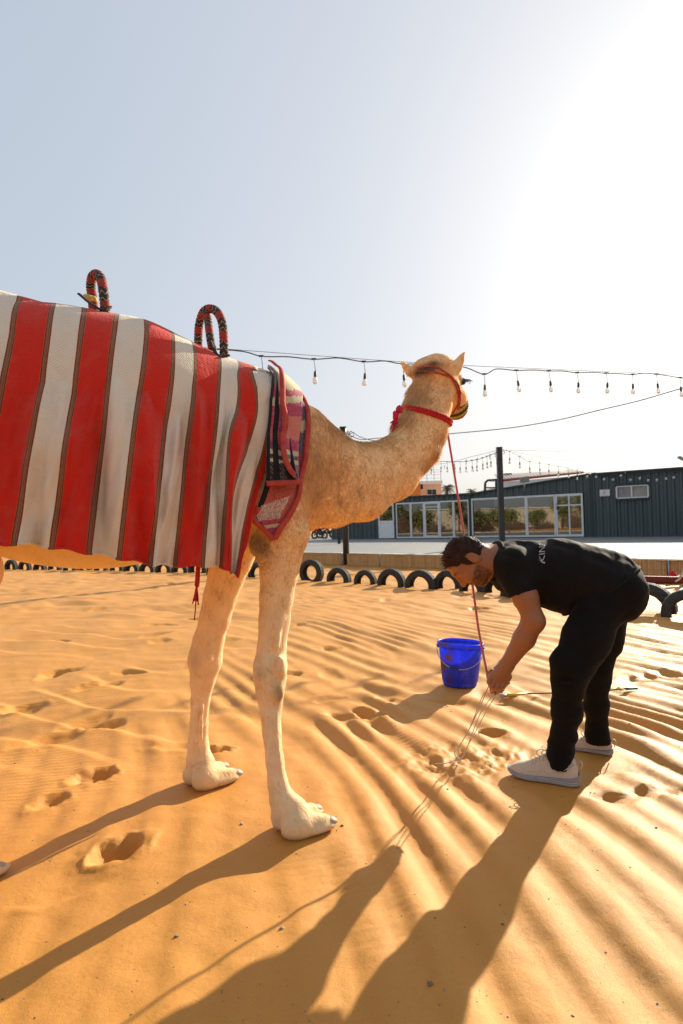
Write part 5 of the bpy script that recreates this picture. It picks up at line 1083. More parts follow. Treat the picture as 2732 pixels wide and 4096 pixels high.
def sheet(left, right, lat_l, lat_r, nu=30, nv=70, push=.02, wave=.004, seed=0):
    Lp = resample(np.linspace(0, 1, len(left)), np.array(left, float), np.linspace(0, 1, nv)); Rp = resample(np.linspace(0, 1, len(right)), np.array(right, float), np.linspace(0, 1, nv))
    ll = np.interp(np.linspace(0, 1, nv), np.linspace(0, 1, len(lat_l)), lat_l); lr = np.interp(np.linspace(0, 1, nv), np.linspace(0, 1, len(lat_r)), lat_r); P = np.zeros((nu, nv, 3))
    for i, u in enumerate(np.linspace(0, 1, nu)):
        for j in range(nv):
            q = Lp[j] * (1 - u) + Rp[j] * u; P[i, j] = pl(*c8(*q), ll[j] * (1 - u) + lr[j] * u)
    uu, vv = np.meshgrid(np.linspace(0, 1, nu), np.linspace(0, 1, nv), indexing='ij'); d = wave * (perlin(uu * 2.5 + seed, vv * 5, seed) + .5 * perlin(uu * 6, vv * 9 + seed, seed + 1)); P[..., :2] -= NX * d[..., None]
    P = K.push(P.reshape(-1, 3), push, 5); return P, np.stack([uu, vv], -1).reshape(-1, 2), nu, nv
fb = thing('felt_blanket', 'folded purple and pink felt blanket with red binding at the withers', 'blanket', cf(.05, -.3, 1.05))
def put_sheet(name, S, mat, parent=fb, th=.006):
    P, uvs, nu, nv = S; o = obj(name, P, np.array(gridF(nu, nv)), mat, parent); uvmap(o, uvs); md = o.modifiers.new('thickness', 'SOLIDIFY'); md.thickness = th; md.offset = 1; return o, P.reshape(nu, nv, 3)
# under sheet ending in a corner on the shoulder
SB = sheet([(345, 330), (340, 700), (335, 1100), (320, 1500), (225, 1800), (150, 1950), (290, 2090), (430, 2215)], [(690, 420), (765, 690), (805, 1080), (780, 1350), (695, 1640), (605, 1860), (515, 2050), (440, 2215)], [-.20, -.24, -.28, -.30, -.30, -.29, -.28, -.275], [-.10, -.17, -.24, -.26, -.27, -.27, -.27, -.275], push=.014)
oB, PB = put_sheet('under_sheet', SB, F_B)
def binding(path, w, parent, off=.006):
    P = smooth_path(path, 2); P = K.push(P, .014 + off, 3); T, N, B = frames(P); out = K.grad(P); sd = np.cross(T, out); sd /= np.linalg.norm(sd, axis=1)[:, None]
    V = np.stack([P - sd * w, P - sd * w * .5 + out * .004, P + out * .005, P + sd * w * .5 + out * .004, P + sd * w], 1).reshape(-1, 3); o = obj('binding', V, np.array(gridF(len(P), 5)), BIND, parent); md = o.modifiers.new('thickness', 'SOLIDIFY'); md.thickness = .004
    for f in (-.55, 0, .55): obj('stitching', *tube(P + sd * w * f + out * .0056, .0009, 4), BTHR, parent)
    g = G(); step = 2
    for i in range(0, len(P), step): g.add(*tube([P[i] - sd[i] * w * .9 + out[i] * .0056, P[i] + out[i] * .0068, P[i] + sd[i] * w * .9 + out[i] * .0056], .0007, 4))
    obj('cross_stitching', *g.out(), BTHR, parent)
binding(PB[-1, ::2] , .0085, oB); binding(PB[1, 40:], .0085, oB)
# far-side part over the withers
SO = sheet([(330, 110), (420, 260), (560, 330)], [(640, 330), (760, 500), (815, 585)], [.02, .04, .06], [.0, .04, .05], nu=16, nv=20, push=.016); put_sheet('top_fold', SO, F_A)
g_top = sheet([(660, 380), (700, 480), (735, 640)], [(720, 480), (820, 570), (800, 680)], [-.02, -.03, -.08], [.05, .05, -.02], nu=10, nv=14, push=.015); put_sheet('binding_end', g_top, BIND)
# lining and the flap turned back over it
SL = sheet([(318, 130), (350, 500), (340, 900), (335, 1250), (330, 1520)], [(420, 230), (600, 620), (640, 1000), (690, 1300), (742, 1500)], [-.10, -.25, -.30, -.33, -.335], [-.10, -.24, -.30, -.33, -.34], nu=24, nv=60, push=.030, seed=3); oL, PL_ = put_sheet('lining', SL, F_L)
SF = sheet([(325, 100), (400, 320), (460, 560), (545, 760), (525, 950), (545, 1160), (610, 1330), (690, 1420)], [(545, 215), (665, 360), (705, 560), (728, 800), (735, 1000), (732, 1200), (732, 1360), (730, 1470)], [-.06, -.18, -.25, -.29, -.315, -.335, -.345, -.35], [-.03, -.10, -.20, -.25, -.28, -.30, -.315, -.33], nu=24, nv=70, push=.036, wave=.005, seed=6); oF, PF = put_sheet('flap', SF, F_A, th=.008)
binding(PF[1, ::2], .0085, oF, .034); binding([*PL_[::3, -1], PF[-1, -1]], .008, oL, .03)
# ================================================================== HALTER, COLLAR, MUZZLE BASKET
def c6(cx, cy): return (1500 + cx / 3.484, 1350 + cy / 3.484)
ROPEM = M('halter_cord', (.42, .075, .06), (.32, .05, .04), 60, .85, 200, .4)
ht = thing('halter', 'thin dull red rope halter on the camel head', 'halter', HC)
for pts in ([(590, 425), (680, 405), (770, 400), (850, 410), (940, 455), (1010, 500), (1070, 548), (1110, 590), (1150, 640), (1172, 700), (1180, 760)], [(585, 470), (700, 470), (820, 482), (900, 500), (980, 528), (1065, 560), (1105, 620), (1135, 680), (1152, 740), (1168, 800)], [(1178, 800), (1172, 860), (1160, 930), (1125, 1000), (1080, 1060)], [(1192, 800), (1190, 870), (1180, 940), (1150, 1010)]):
    P = [];
    for q in pts:
        h = K.hit(*c6(*q), .006); P.append(h if h is not None else (P[-1] + [.004, .02, -.004] if P else None))
    P = [p for p in P if p is not None]; obj('cord', *tube(smooth_path(P, 5), .0045, 7), ROPEM, ht)
kn = K.hit(*c6(1175, 770), .008); obj('knot', *lump(kn, .011, .011, .016, 3), REDW, ht); obj('knot', *lump(kn + [.0, 0, -.022], .009, .009, .010, 5), REDW, ht)
# muzzle basket of crocheted rows
mb = thing('muzzle_basket', 'green and yellow crocheted basket over the camel muzzle', 'muzzle', MZ); dh = MZ - HC; dh /= np.linalg.norm(dh); dh = dh * .7 + np.array([.12, .25, -.55]); dh /= np.linalg.norm(dh); s1 = np.cross(dh, [0, 0, 1.0]); s1 /= np.linalg.norm(s1); s2 = np.cross(s1, dh)
CR = [M('yarn_green', (.05, .13, .06), (.035, .10, .045), 80, .9), M('yarn_yellow', (.60, .38, .03), (.5, .3, .02), 80, .9), M('yarn_black', (.03, .025, .02), (.05, .04, .03), 80, .9), M('yarn_tan', (.50, .30, .14), (.42, .24, .1), 80, .9)]
seq = [3, 1, 0, 0, 1, 3, 2, 0, 1, 3, 2, 1, 0, 3]; mc = pt(1820, 1618, 3.33)
for k, ci in enumerate(seq):
    f = k / (len(seq) - 1); dpt = -.05 + .135 * f; rad = .072 * math.sqrt(max(.02, 1 - max(0, (f - .35) / .66) ** 2)); th = np.linspace(0, 2 * np.pi, 73)[:-1]
    P = np.array([mc + dh * dpt + (s1 * math.cos(t) * rad * .92 + s2 * math.sin(t) * rad) * (1 + .025 * math.sin(t * 24 + k * 2)) + dh * .0016 * math.cos(t * 24) for t in th]); obj('crochet_row', *tube(P, .0068, 6, closed=True), CR[ci], mb)
obj('crochet_end', *lump(mc + dh * .088, .022, .022, .022, 2), CR[3], mb)
# red neck collar with tassel
cen = pt(1702, 1668, 3.02); e1 = pt(1790, 1690, 3.02) - pt(1612, 1640, 3.02); e1 /= np.linalg.norm(e1); e2 = np.array([0, 1.0, 0]) - e1 * e1[1]; e2 /= np.linalg.norm(e2); ring = []
for t in np.linspace(0, 2 * np.pi, 49)[:-1]:
    d = e1 * math.cos(t) + e2 * math.sin(t); s_ = np.linspace(.02, .3, 300); f = K.at(cen + d[None] * s_[:, None]); i = np.argmax(f > .006); ring.append(cen + d * s_[i])
ring = smooth_path(np.array(ring), 3, True); nc = thing('neck_rope', 'bright red braided rope collar knotted round the camel neck', 'rope', ring[0])
th_ = np.arange(len(ring)); T, N, B = frames(ring, True); outv = ring - cen; outv -= np.outer(outv @ np.cross(e1, e2), np.cross(e1, e2)); outv /= np.linalg.norm(outv, axis=1)[:, None]; axd = np.cross(e1, e2); L_tot = 2 * np.pi
for ph in range(4):
    a = th_ / len(ring) * 2 * np.pi * 11 + ph * np.pi / 2; P = ring + axd[None] * (.0095 * np.cos(a))[:, None] + outv * (.004 * np.sin(2 * a) + .002)[:, None]; obj('strand', *tube(P, .0062, 6, closed=True), REDW, nc)
obj('knot', *lump(pt(*c6(335, 1015), 2.87), .015, .015, .024, 4), PINKW, nc); g = G(); kp = pt(*c6(330, 1030), 2.86)
for k in range(18):
    e = pt(*c6(random.uniform(205, 345), random.uniform(1180, 1330)), 2.86 + random.uniform(-.02, .02)); mI = pt(*c6(random.uniform(265, 310), random.uniform(1095, 1170)), 2.86); g.add(*tube(smooth_path([kp, mI, e], 5), .0032, 5))
obj('tassel', *g.out(), PINKW, nc); obj('tassel_bind', *lump(pt(*c6(285, 1100), 2.86), .012, .012, .026, 9), PINKW, nc)
# ================================================================== MAN bending down
def cm(cx, cy): return (1650 + .69 * cx, 2100 + .69 * cy)
def mp_(cx, cy, Y): return pt(*cm(cx, cy), Y)
TD = np.array([-.94, .34, 0.0]); TS = np.array([-.34, -.94, 0.0]); TZ = np.array([0, 0, 1.0])
def ax(*segs): return np.unique(np.concatenate([np.arange(a, b, s) for a, b, s in segs]))
S = Field(ax((.36, .80, .0034), (.80, 1.45, .011)), ax((2.36, 2.46, .009), (2.46, 2.58, .008), (2.58, 2.90, .0036), (2.90, 3.16, .009)), ax((.02, .34, .012), (.34, .55, .0034), (.55, .76, .008), (.76, 1.05, .004), (1.05, 1.12, .01)))
UH = np.array([-.894, .02, .447]); FH = np.array([-.447, -.05, -.894]); FH -= UH * (UH @ FH); FH /= np.linalg.norm(FH); UH /= np.linalg.norm(UH); SH = np.cross(UH, FH); SH = SH if SH[1] < 0 else -SH
HD = pt(1867, 2238, 2.79)
def hp_(u, f, s): return HD + UH * u + FH * f + SH * s
HA = [UH, FH, SH]
S.ell(hp_(0, 0, 0), (.102, .096, .076), HA, .02); S.ell(hp_(-.062, .028, 0), (.060, .060, .058), HA, .04); S.ell(hp_(-.104, .066, 0), (.024, .024, .028), HA, .02)
S.rc(hp_(.012, .088, 0), hp_(-.034, .112, 0), .009, .0125, .012)
for s in (-1, 1):
    S.ell(hp_(-.037, .104, s * .012), (.008, .010, .008), HA, .008); S.rc(hp_(.022, .086, s * .012), hp_(.018, .070, s * .05), .012, .010, .012)
    S.ell(hp_(-.002, .100, s * .031), (.013, .013, .017), HA, .010, sub=True); S.ell(hp_(-.003, .080, s * .031), (.011, .012, .014), HA, .006)
    S.ell(hp_(-.035, .066, s * .042), (.028, .022, .020), HA, .03)
    S.ell(hp_(-.008, -.014, s * .079), (.033, .020, .009), HA, .006); S.ell(hp_(-.004, -.012, s * .088), (.020, .011, .006), HA, .006, sub=True); S.ell(hp_(-.012, .002, s * .080), (.009, .006, .006), HA, .005)
S.ell(hp_(-.062, .092, 0), (.006, .009, .022), HA, .006); S.ell(hp_(-.076, .088, 0), (.006, .009, .020), HA, .006); S.ell(hp_(-.069, .100, 0), (.0018, .008, .020), HA, .003, sub=True)
S.rc(hp_(-.05, -.035, 0), mp_(470, 220, 2.83), .058, .064, .04); S.rc(mp_(470, 220, 2.83), mp_(600, 250, 2.83), .064, .08, .04)
# hidden trunk and legs keep the body one figure
T1, T2, T3, T4 = mp_(540, 215, 2.83), mp_(650, 265, 2.81), mp_(850, 285, 2.74), mp_(1060, 345, 2.68)
TA = [TD, TS, TZ]
for c, r in ((T1, (.1, .15, .08)), (T2, (.12, .16, .10)), (T3, (.14, .15, .12)), (T4, (.14, .15, .12))): S.ell(c, r, TA, .06)
# arms
shL, elL, wrL = mp_(600, 245, 2.66), mp_(704, 556, 2.60), mp_(548, 812, 2.68)
S.rc(shL, mp_(655, 420, 2.62), .062, .052, .03); S.rc(mp_(655, 420, 2.62), elL, .052, .044, .02); S.ell(mp_(722, 562, 2.595), (.030, .03, .034), None, .02)
S.rc(elL, mp_(650, 660, 2.63), .044, .044, .02); S.rc(mp_(650, 660, 2.63), wrL, .044, .0295, .02)
shR, elR, wrR = mp_(640, 250, 2.98), mp_(688, 545, 2.92), mp_(540, 812, 2.79)
S.rc(shR, elR, .058, .043, .02); S.rc(elR, mp_(636, 655, 2.875), .043, .041, .02); S.rc(mp_(636, 655, 2.875), wrR, .041, .028, .02)
def ch_(cx, cy): return (1900 + cx / 6.272, 2550 + cy / 6.272)
def hq(cx, cy, Y): return pt(*ch_(cx, cy), Y)
Yh_ = 2.695
# left hand, seen from its back: palm then four curled fingers and a thumb
kn_ = [(400, 1020), (500, 1075), (610, 1105), (730, 1105)]; pip = [(350, 1120), (425, 1225), (545, 1255), (675, 1245)]; tipp = [(385, 1195), (470, 1300), (585, 1330), (690, 1300)]
for i, (k, p, t) in enumerate(zip(kn_, pip, tipp)):
    S.rc(wrL, hq(*k, Yh_ - .004 + .006 * abs(i - 1.5)), .027, .0165, .012)
    r0 = [.0102, .0108, .0104, .0094][i]; a = hq(*k, Yh_ - .006); b = hq(*p, Yh_ - .012); c = hq(*t, Yh_ + .018); d = hq(t[0] + 25, t[1] - 60, Yh_ + .036)
    S.rc(a, b, .0118, r0, .003); S.rc(b, c, r0, r0 * .95, .003); S.rc(c, d, r0 * .95, r0 * .82, .004)
S.rc(hq(720, 800, Yh_ + .01), hq(800, 960, Yh_ + .016), .024, .021, .015); S.rc(hq(800, 960, Yh_ + .016), hq(780, 1120, Yh_ + .022), .020, .015, .012); S.rc(hq(780, 1120, Yh_ + .022), hq(660, 1290, Yh_ + .040), .0135, .011, .006)
# right hand behind it
kr = [(360, 960), (420, 1060), (520, 1180), (600, 1240)]; tr_ = [(420, 1270), (500, 1400), (560, 1380), (660, 1340)]; Yr_ = 2.765
for i, (k, t) in enumerate(zip(kr, tr_)):
    S.rc(wrR, hq(*k, Yr_ + .01), .026, .015, .012); m = hq((k[0] + t[0]) / 2 - 25, (k[1] + t[1]) / 2 + 10, Yr_ - .004); S.rc(hq(*k, Yr_ + .01), m, .0125, .0115, .005); S.rc(m, hq(*t, Yr_ - .018), .0112, .0098, .004)
S.rc(hq(440, 900, Yr_), hq(400, 1040, Yr_ - .01), .02, .014, .01); S.rc(hq(400, 1040, Yr_ - .01), hq(470, 1220, Yr_ - .012), .0135, .011, .006)
V, Q = S.surf(); V = relax(V, Q, 1, .35)
def skin_mat():
    m, nt, bs = newmat('skin'); co = coord(nt, 'Object'); at = N_(nt, 'ShaderNodeAttribute', attribute_name='Col'); f = noise(nt, co, 26, 5); c = mixc(nt, ramp(nt, f, [(.3, 0.0), (.75, .35)]), at.outputs['Color'], (.20, .072, .03)); nt.links.new(c, bs.inputs['Base Color'])
    bs.inputs['Roughness'].default_value = .5; bs.inputs['Specular IOR Level'].default_value = .4; bs.inputs['Subsurface Weight'].default_value = .12; bs.inputs['Subsurface Radius'].default_value = (.012, .004, .002); bs.inputs['Subsurface Scale'].default_value = .6
    bump(nt, bs, noise(nt, co, 220, 4), .25, .0015); return m
SKIN = skin_mat(); man = thing('person', 'person in black shirt and trousers bending down holding the lead rope', 'person', (1.03, 2.70, 0))
bodyo = obj('body', V, Q, SKIN, man); c = np.tile(np.array([.30, .118, .050]), (len(V), 1))
def mixw(c, w, k): w = np.clip(w, 0, 1)[:, None]; return c * (1 - w) + np.array(k) * w
rel = (V - HD); u_, f_, s_ = rel @ UH, rel @ FH, np.abs(rel @ SH); hd = (np.linalg.norm(rel, axis=1) < .17) * 1.0
be = hd * sstep(-.028, -.045, u_ + .25 * (f_ - .03)) * sstep(.02, .035, f_ + .35 * s_) * sstep(-.125, -.115, -np.abs(u_)) ; n_ = perlin(V[:, 0] * 90, V[:, 2] * 90, 3)
lip = np.exp(-((u_ + .069) / .010) ** 2 - ((s_) / .024) ** 2) * (f_ > .085) * hd; be = be * (1 - lip)
c = mixw(c, be * (.55 + .5 * n_), (.075, .036, .022)); c = mixw(c, lip, (.36, .12, .09)); brow = np.exp(-((u_ - .026) / .006) ** 2 - ((s_ - .032) / .02) ** 2) * (f_ > .06) * hd; c = mixw(c, brow * .9, (.03, .018, .012))
lash = np.exp(-((u_ + .008) / .003) ** 2 - ((s_ - .031) / .014) ** 2) * (f_ > .07) * hd; c = mixw(c, lash * .9, (.03, .02, .015)); c = mixw(c, sstep(.55, .45, V[:, 2]) * .25, (.30, .13, .065)); vcol(bodyo, c)
# hair: a cap plus strands
HAIR = M('hair', (.018, .008, .005), (.035, .013, .007), 40, .65, 160, .5, spec=.2)
Hf = Field(np.arange(.42, .80, .004), np.arange(2.66, 2.92, .004), np.arange(.78, 1.08, .004)); Hf.ell(hp_(.006, -.006, 0), (.106, .102, .083), HA, .01); X_, Y_, Z_ = Hf.pts((slice(None),) * 3)
ru = (X_ - HD[0]) * UH[0] + (Y_ - HD[1]) * UH[1] + (Z_ - HD[2]) * UH[2]; rf = (X_ - HD[0]) * FH[0] + (Y_ - HD[1]) * FH[1] + (Z_ - HD[2]) * FH[2]; rs = (X_ - HD[0]) * SH[0] + (Y_ - HD[1]) * SH[1] + (Z_ - HD[2]) * SH[2]
lim = np.maximum(rf - .052 - .25 * np.maximum(ru - .05, 0), 0) * 0
cutf = np.minimum(np.maximum(-(ru - .032 - .9 * np.maximum(rf - .01, 0)), 0), 9)
keep = np.maximum((.030 - ru) * 1.0, -1)                       # above the temple line
keep = np.minimum(keep, np.maximum(rf + .022, -ru - .062))     # and the back of the head down to the nape
keep = np.minimum(keep, np.maximum(np.maximum(rf - .030, -rf + .004), -ru - .028))   # sideburn
keep = np.maximum(keep, rf * .85 - ru * .55 - .022 + .0 * rs)  # open the forehead
Hf.F = np.maximum(Hf.F, keep.astype(np.float32)); HV, HQ = Hf.surf(); hn = vnormals(HV, HQ); HV = HV + hn * (.003 * perlin(HV[:, 0] * 90 + HV[:, 1] * 40, HV[:, 2] * 60, 6))[:, None]; hair = obj('hair', HV, HQ, HAIR, man)
g_ = np.random.default_rng(4); idx = g_.choice(len(HV), 2200); P = HV[idx]; NN = hn[idx]; fl = NN * .45 + UH * .25 - FH * .15 + .35 * g_.standard_normal((len(P), 3)); fr_ = ((P - HD) @ FH > .01) & ((P - HD) @ UH > .05); fl[fr_] = fl[fr_] * .5 + UH * .5 + FH * .55; fl /= np.linalg.norm(fl, axis=1)[:, None]; L = g_.uniform(.006, .014, len(P)); L[fr_] *= 2.2
sd = np.cross(fl, g_.standard_normal((len(P), 3))); sd /= np.linalg.norm(sd, axis=1)[:, None]; B_ = P + fl * L[:, None]; VVh = np.stack([P - sd * .0011, P + sd * .0011, B_], 1).reshape(-1, 3); obj('hair_strands', VVh, np.arange(len(VVh)).reshape(-1, 3), HAIR, man, smooth=False)
# beard bristle
sel = np.where((be > .5))[0]; idx = g_.choice(sel, 900); nb = vnormals(V, Q)[idx]; P = V[idx]; fl = nb * .6 - UH * .6 + .4 * g_.standard_normal((len(P), 3)); fl /= np.linalg.norm(fl, axis=1)[:, None]; sd = np.cross(fl, nb + 1e-3); sd /= np.linalg.norm(sd, axis=1)[:, None] + 1e-6; VVh = np.stack([P - sd * .0008, P + sd * .0008, P + fl * g_.uniform(.004, .009, (len(P), 1))], 1).reshape(-1, 3); obj('beard', VVh, np.arange(len(VVh)).reshape(-1, 3), HAIR, man, smooth=False)
# shirt
def cloth_black(n, a, b, sheen=.03):
    m = M(n, a, b, 14, .85, 380, .35, .0012, spec=.12); m.node_tree.nodes['Principled BSDF'].inputs['Sheen Weight'].default_value = sheen; return m
SHIRT = cloth_black('shirt_cotton', (.0065, .006, .006), (.009, .0085, .008)); TROU = cloth_black('trouser_cotton', (.0045, .0042, .0042), (.0065, .006, .006))
Sf = Field(np.arange(.58, 1.48, .0068), np.arange(2.38, 3.16, .0068), np.arange(.60, 1.12, .0068))
Sf.ell(mp_(530, 205, 2.83), (.10, .150, .085), TA, .05); Sf.ell(mp_(640, 258, 2.82), (.16, .195, .130), TA, .05); Sf.ell(mp_(850, 272, 2.745), (.19, .185, .152), TA, .06); Sf.ell(mp_(1070, 345, 2.68), (.20, .185, .158), TA, .06); Sf.ell(mp_(880, 385, 2.74), (.15, .14, .085), TA, .05)
Sf.rc(mp_(600, 245, 2.68), mp_(636, 405, 2.63), .090, .064, .04); Sf.rc(mp_(640, 250, 2.96), mp_(650, 420, 2.94), .086, .064, .04)
n1 = .007 * perlin(Sf.x * 26, Sf.x * 0, 51)[:, None, None] * (1 + 0 * Sf.y[None, :, None]) * sstep(.88, 1.03, Sf.z)[None, None, :]
XX, YY, ZZ = np.meshgrid(Sf.x, Sf.y, Sf.z, indexing='ij'); fold_ = .006 * perlin(XX * 20 + ZZ * 5, YY * 7 + ZZ * 6, 52) + .0035 * perlin(XX * 38 - ZZ * 14, YY * 13 + ZZ * 12, 53) + .005 * perlin(XX * 11 + ZZ * 22, YY * 6, 54); Sf.F += fold_.astype(np.float32)
p1, p2 = mp_(1292, 262, 2.68), mp_(900, 528, 2.68); e = p2 - p1; nn = np.cross(e, TS); nn /= np.linalg.norm(nn); nn = nn if nn[0] > 0 else -nn; Sf.cut(p1, nn)
a_, b_ = mp_(690, 366, 2.63), mp_(575, 446, 2.63); sdv = mp_(655, 420, 2.62) - shL; sdv /= np.linalg.norm(sdv)
def cut_local(Fd, p, n, c, rad):
    X, Y, Z = Fd.pts((slice(None),) * 3); d = (X - p[0]) * n[0] + (Y - p[1]) * n[1] + (Z - p[2]) * n[2]; r = np.sqrt((X - c[0]) ** 2 + (Y - c[1]) ** 2 + (Z - c[2]) ** 2) - rad; Fd.F = np.maximum(Fd.F, np.where(r < 0, d, -1).astype(np.float32))
cut_local(Sf, (a_ + b_) / 2, sdv, (a_ + b_) / 2 + sdv * .05, .11)
nk = mp_(455, 200, 2.83); cut_local(Sf, nk, np.array([-.96, 0, .28]), nk + np.array([-.07, 0, 0]), .14)
SV, SQ = Sf.surf(); SV = relax(SV, SQ, 2, .4); shirt = obj('shirt', SV, SQ, SHIRT, man)
# ribbed collar, hem and sleeve edges
def ring_on(Fd, cen, e1, e2, off, n=40, mx=.3):
    out = []
    for t in np.linspace(0, 2 * np.pi, n + 1)[:-1]:
        d = e1 * math.cos(t) + e2 * math.sin(t); s = np.linspace(.01, mx, 260); f = Fd.at(cen + d[None] * s[:, None]); i = np.argmax(f > off); out.append(cen + d * s[i])
    return np.array(out)
ec_ = (p1 + p2) / 2 - nn * .012; ev = e / np.linalg.norm(e); obj('hem', *tube(ring_on(Sf, ec_, ev, TS, .001, 60, .4), .0055, 6, closed=True), SHIRT, shirt)
sc_ = (a_ + b_) / 2 - sdv * .008 ; q1 = (a_ - b_) / np.linalg.norm(a_ - b_); q2 = np.cross(sdv, q1); obj('cuff', *tube(ring_on(Sf, sc_, q1, q2, .001, 36, .12), .0035, 6, closed=True), SHIRT, shirt)
nc_ = nk + np.array([.012, 0, -.004]); obj('collar', *tube(ring_on(Sf, nc_, np.array([.28, 0, .96]), np.array([0, 1.0, 0]), .0015, 40, .16), .008, 7, closed=True), SHIRT, shirt)
# lettering across the back
cu = bpy.data.curves.new('lettering', 'FONT'); cu.body = 'KING'; cu.size = .036; cu.resolution_u = 2; to = bpy.data.objects.new('tmp_text', cu); COL.objects.link(to); dg = bpy.context.evaluated_depsgraph_get(); me = to.evaluated_get(dg).to_mesh()
bm = bmesh.new(); bm.from_mesh(me); bmesh.ops.triangulate(bm, faces=bm.faces[:]); bmesh.ops.subdivide_edges(bm, edges=bm.edges[:], cuts=2, use_grid_fill=True); TV = np.array([v.co for v in bm.verts]); TF = [[v.index for v in f.verts] for f in bm.faces]; bm.free(); bpy.data.objects.remove(to)
o0 = pt(2178, 2184, 2.605); W = np.array([o0[0] + TD[0] * y - TS[0] * x for x, y, _ in TV]); Wy = np.array([o0[1] + TD[1] * y - TS[1] * x for x, y, _ in TV]); zz_ = np.linspace(1.11, .8, 420); out = []
for x, y in zip(W, Wy):
    f = Sf.at(np.stack([np.full_like(zz_, x), np.full_like(zz_, y), zz_], 1)); i = np.argmax(f < .0018); out.append((x, y, zz_[i]))
obj('lettering', np.array(out), TF, M('white_print', (.42, .42, .42), (.3, .3, .3), 30, .7, bstr=0), shirt, smooth=False)
# trousers
Tf = Field(np.arange(.82, 1.50, .0065), np.arange(2.36, 3.02, .0065), np.arange(.06, 1.02, .0075))
Tf.ell(mp_(1120, 370, 2.66), (.165, .17, .147), TA, .05)
for sg in (-1, 1): Tf.ell(mp_(1195, 400, 2.66) + TS * sg * .075, (.100, .095, .104), TA, .05)
LN = [(1085, 470, 2.585, .112), (1010, 660, 2.555, .104), (925, 830, 2.535, .083), (905, 920, 2.53, .071), (893, 1080, 2.545, .063), (872, 1230, 2.565, .054), (858, 1330, 2.575, .051), (852, 1385, 2.58, .048)]
LFr = [(1130, 470, 2.755, .108), (1100, 660, 2.78, .094), (1060, 830, 2.80, .074), (1060, 920, 2.81, .064), (1065, 1050, 2.83, .056), (1070, 1170, 2.845, .052), (1074, 1235, 2.85, .052), (1078, 1265, 2.85, .046)]
for Lg in (LN, LFr): Tf.chain([mp_(a, b, y) for a, b, y, r in Lg], [r * .93 for *_, r in Lg], .03)
Tf.ell(mp_(868, 800, 2.515), (.05, .05, .07), None, .03)
XX, YY, ZZ = np.meshgrid(Tf.x, Tf.y, Tf.z, indexing='ij'); Tf.F += (.005 * perlin(ZZ * 16 + XX * 7, YY * 9, 61) + .003 * perlin(ZZ * 34 - XX * 9, YY * 14 + XX * 11, 62) + .004 * perlin(ZZ * 60, XX * 6, 63) * sstep(.28, .14, ZZ)).astype(np.float32)
TV_, TQ = Tf.surf(); TV_ = relax(TV_, TQ, 2, .4); tro = obj('trousers', TV_, TQ, TROU, man)
pk = [mp_(872, 640, 2.50), mp_(845, 720, 2.49), mp_(812, 830, 2.475)]; obj('pocket_flap', *tube(smooth_path([mp_(818, 905, 2.47), mp_(880, 915, 2.455), mp_(950, 905, 2.47)], 5), .006, 6), TROU, tro)
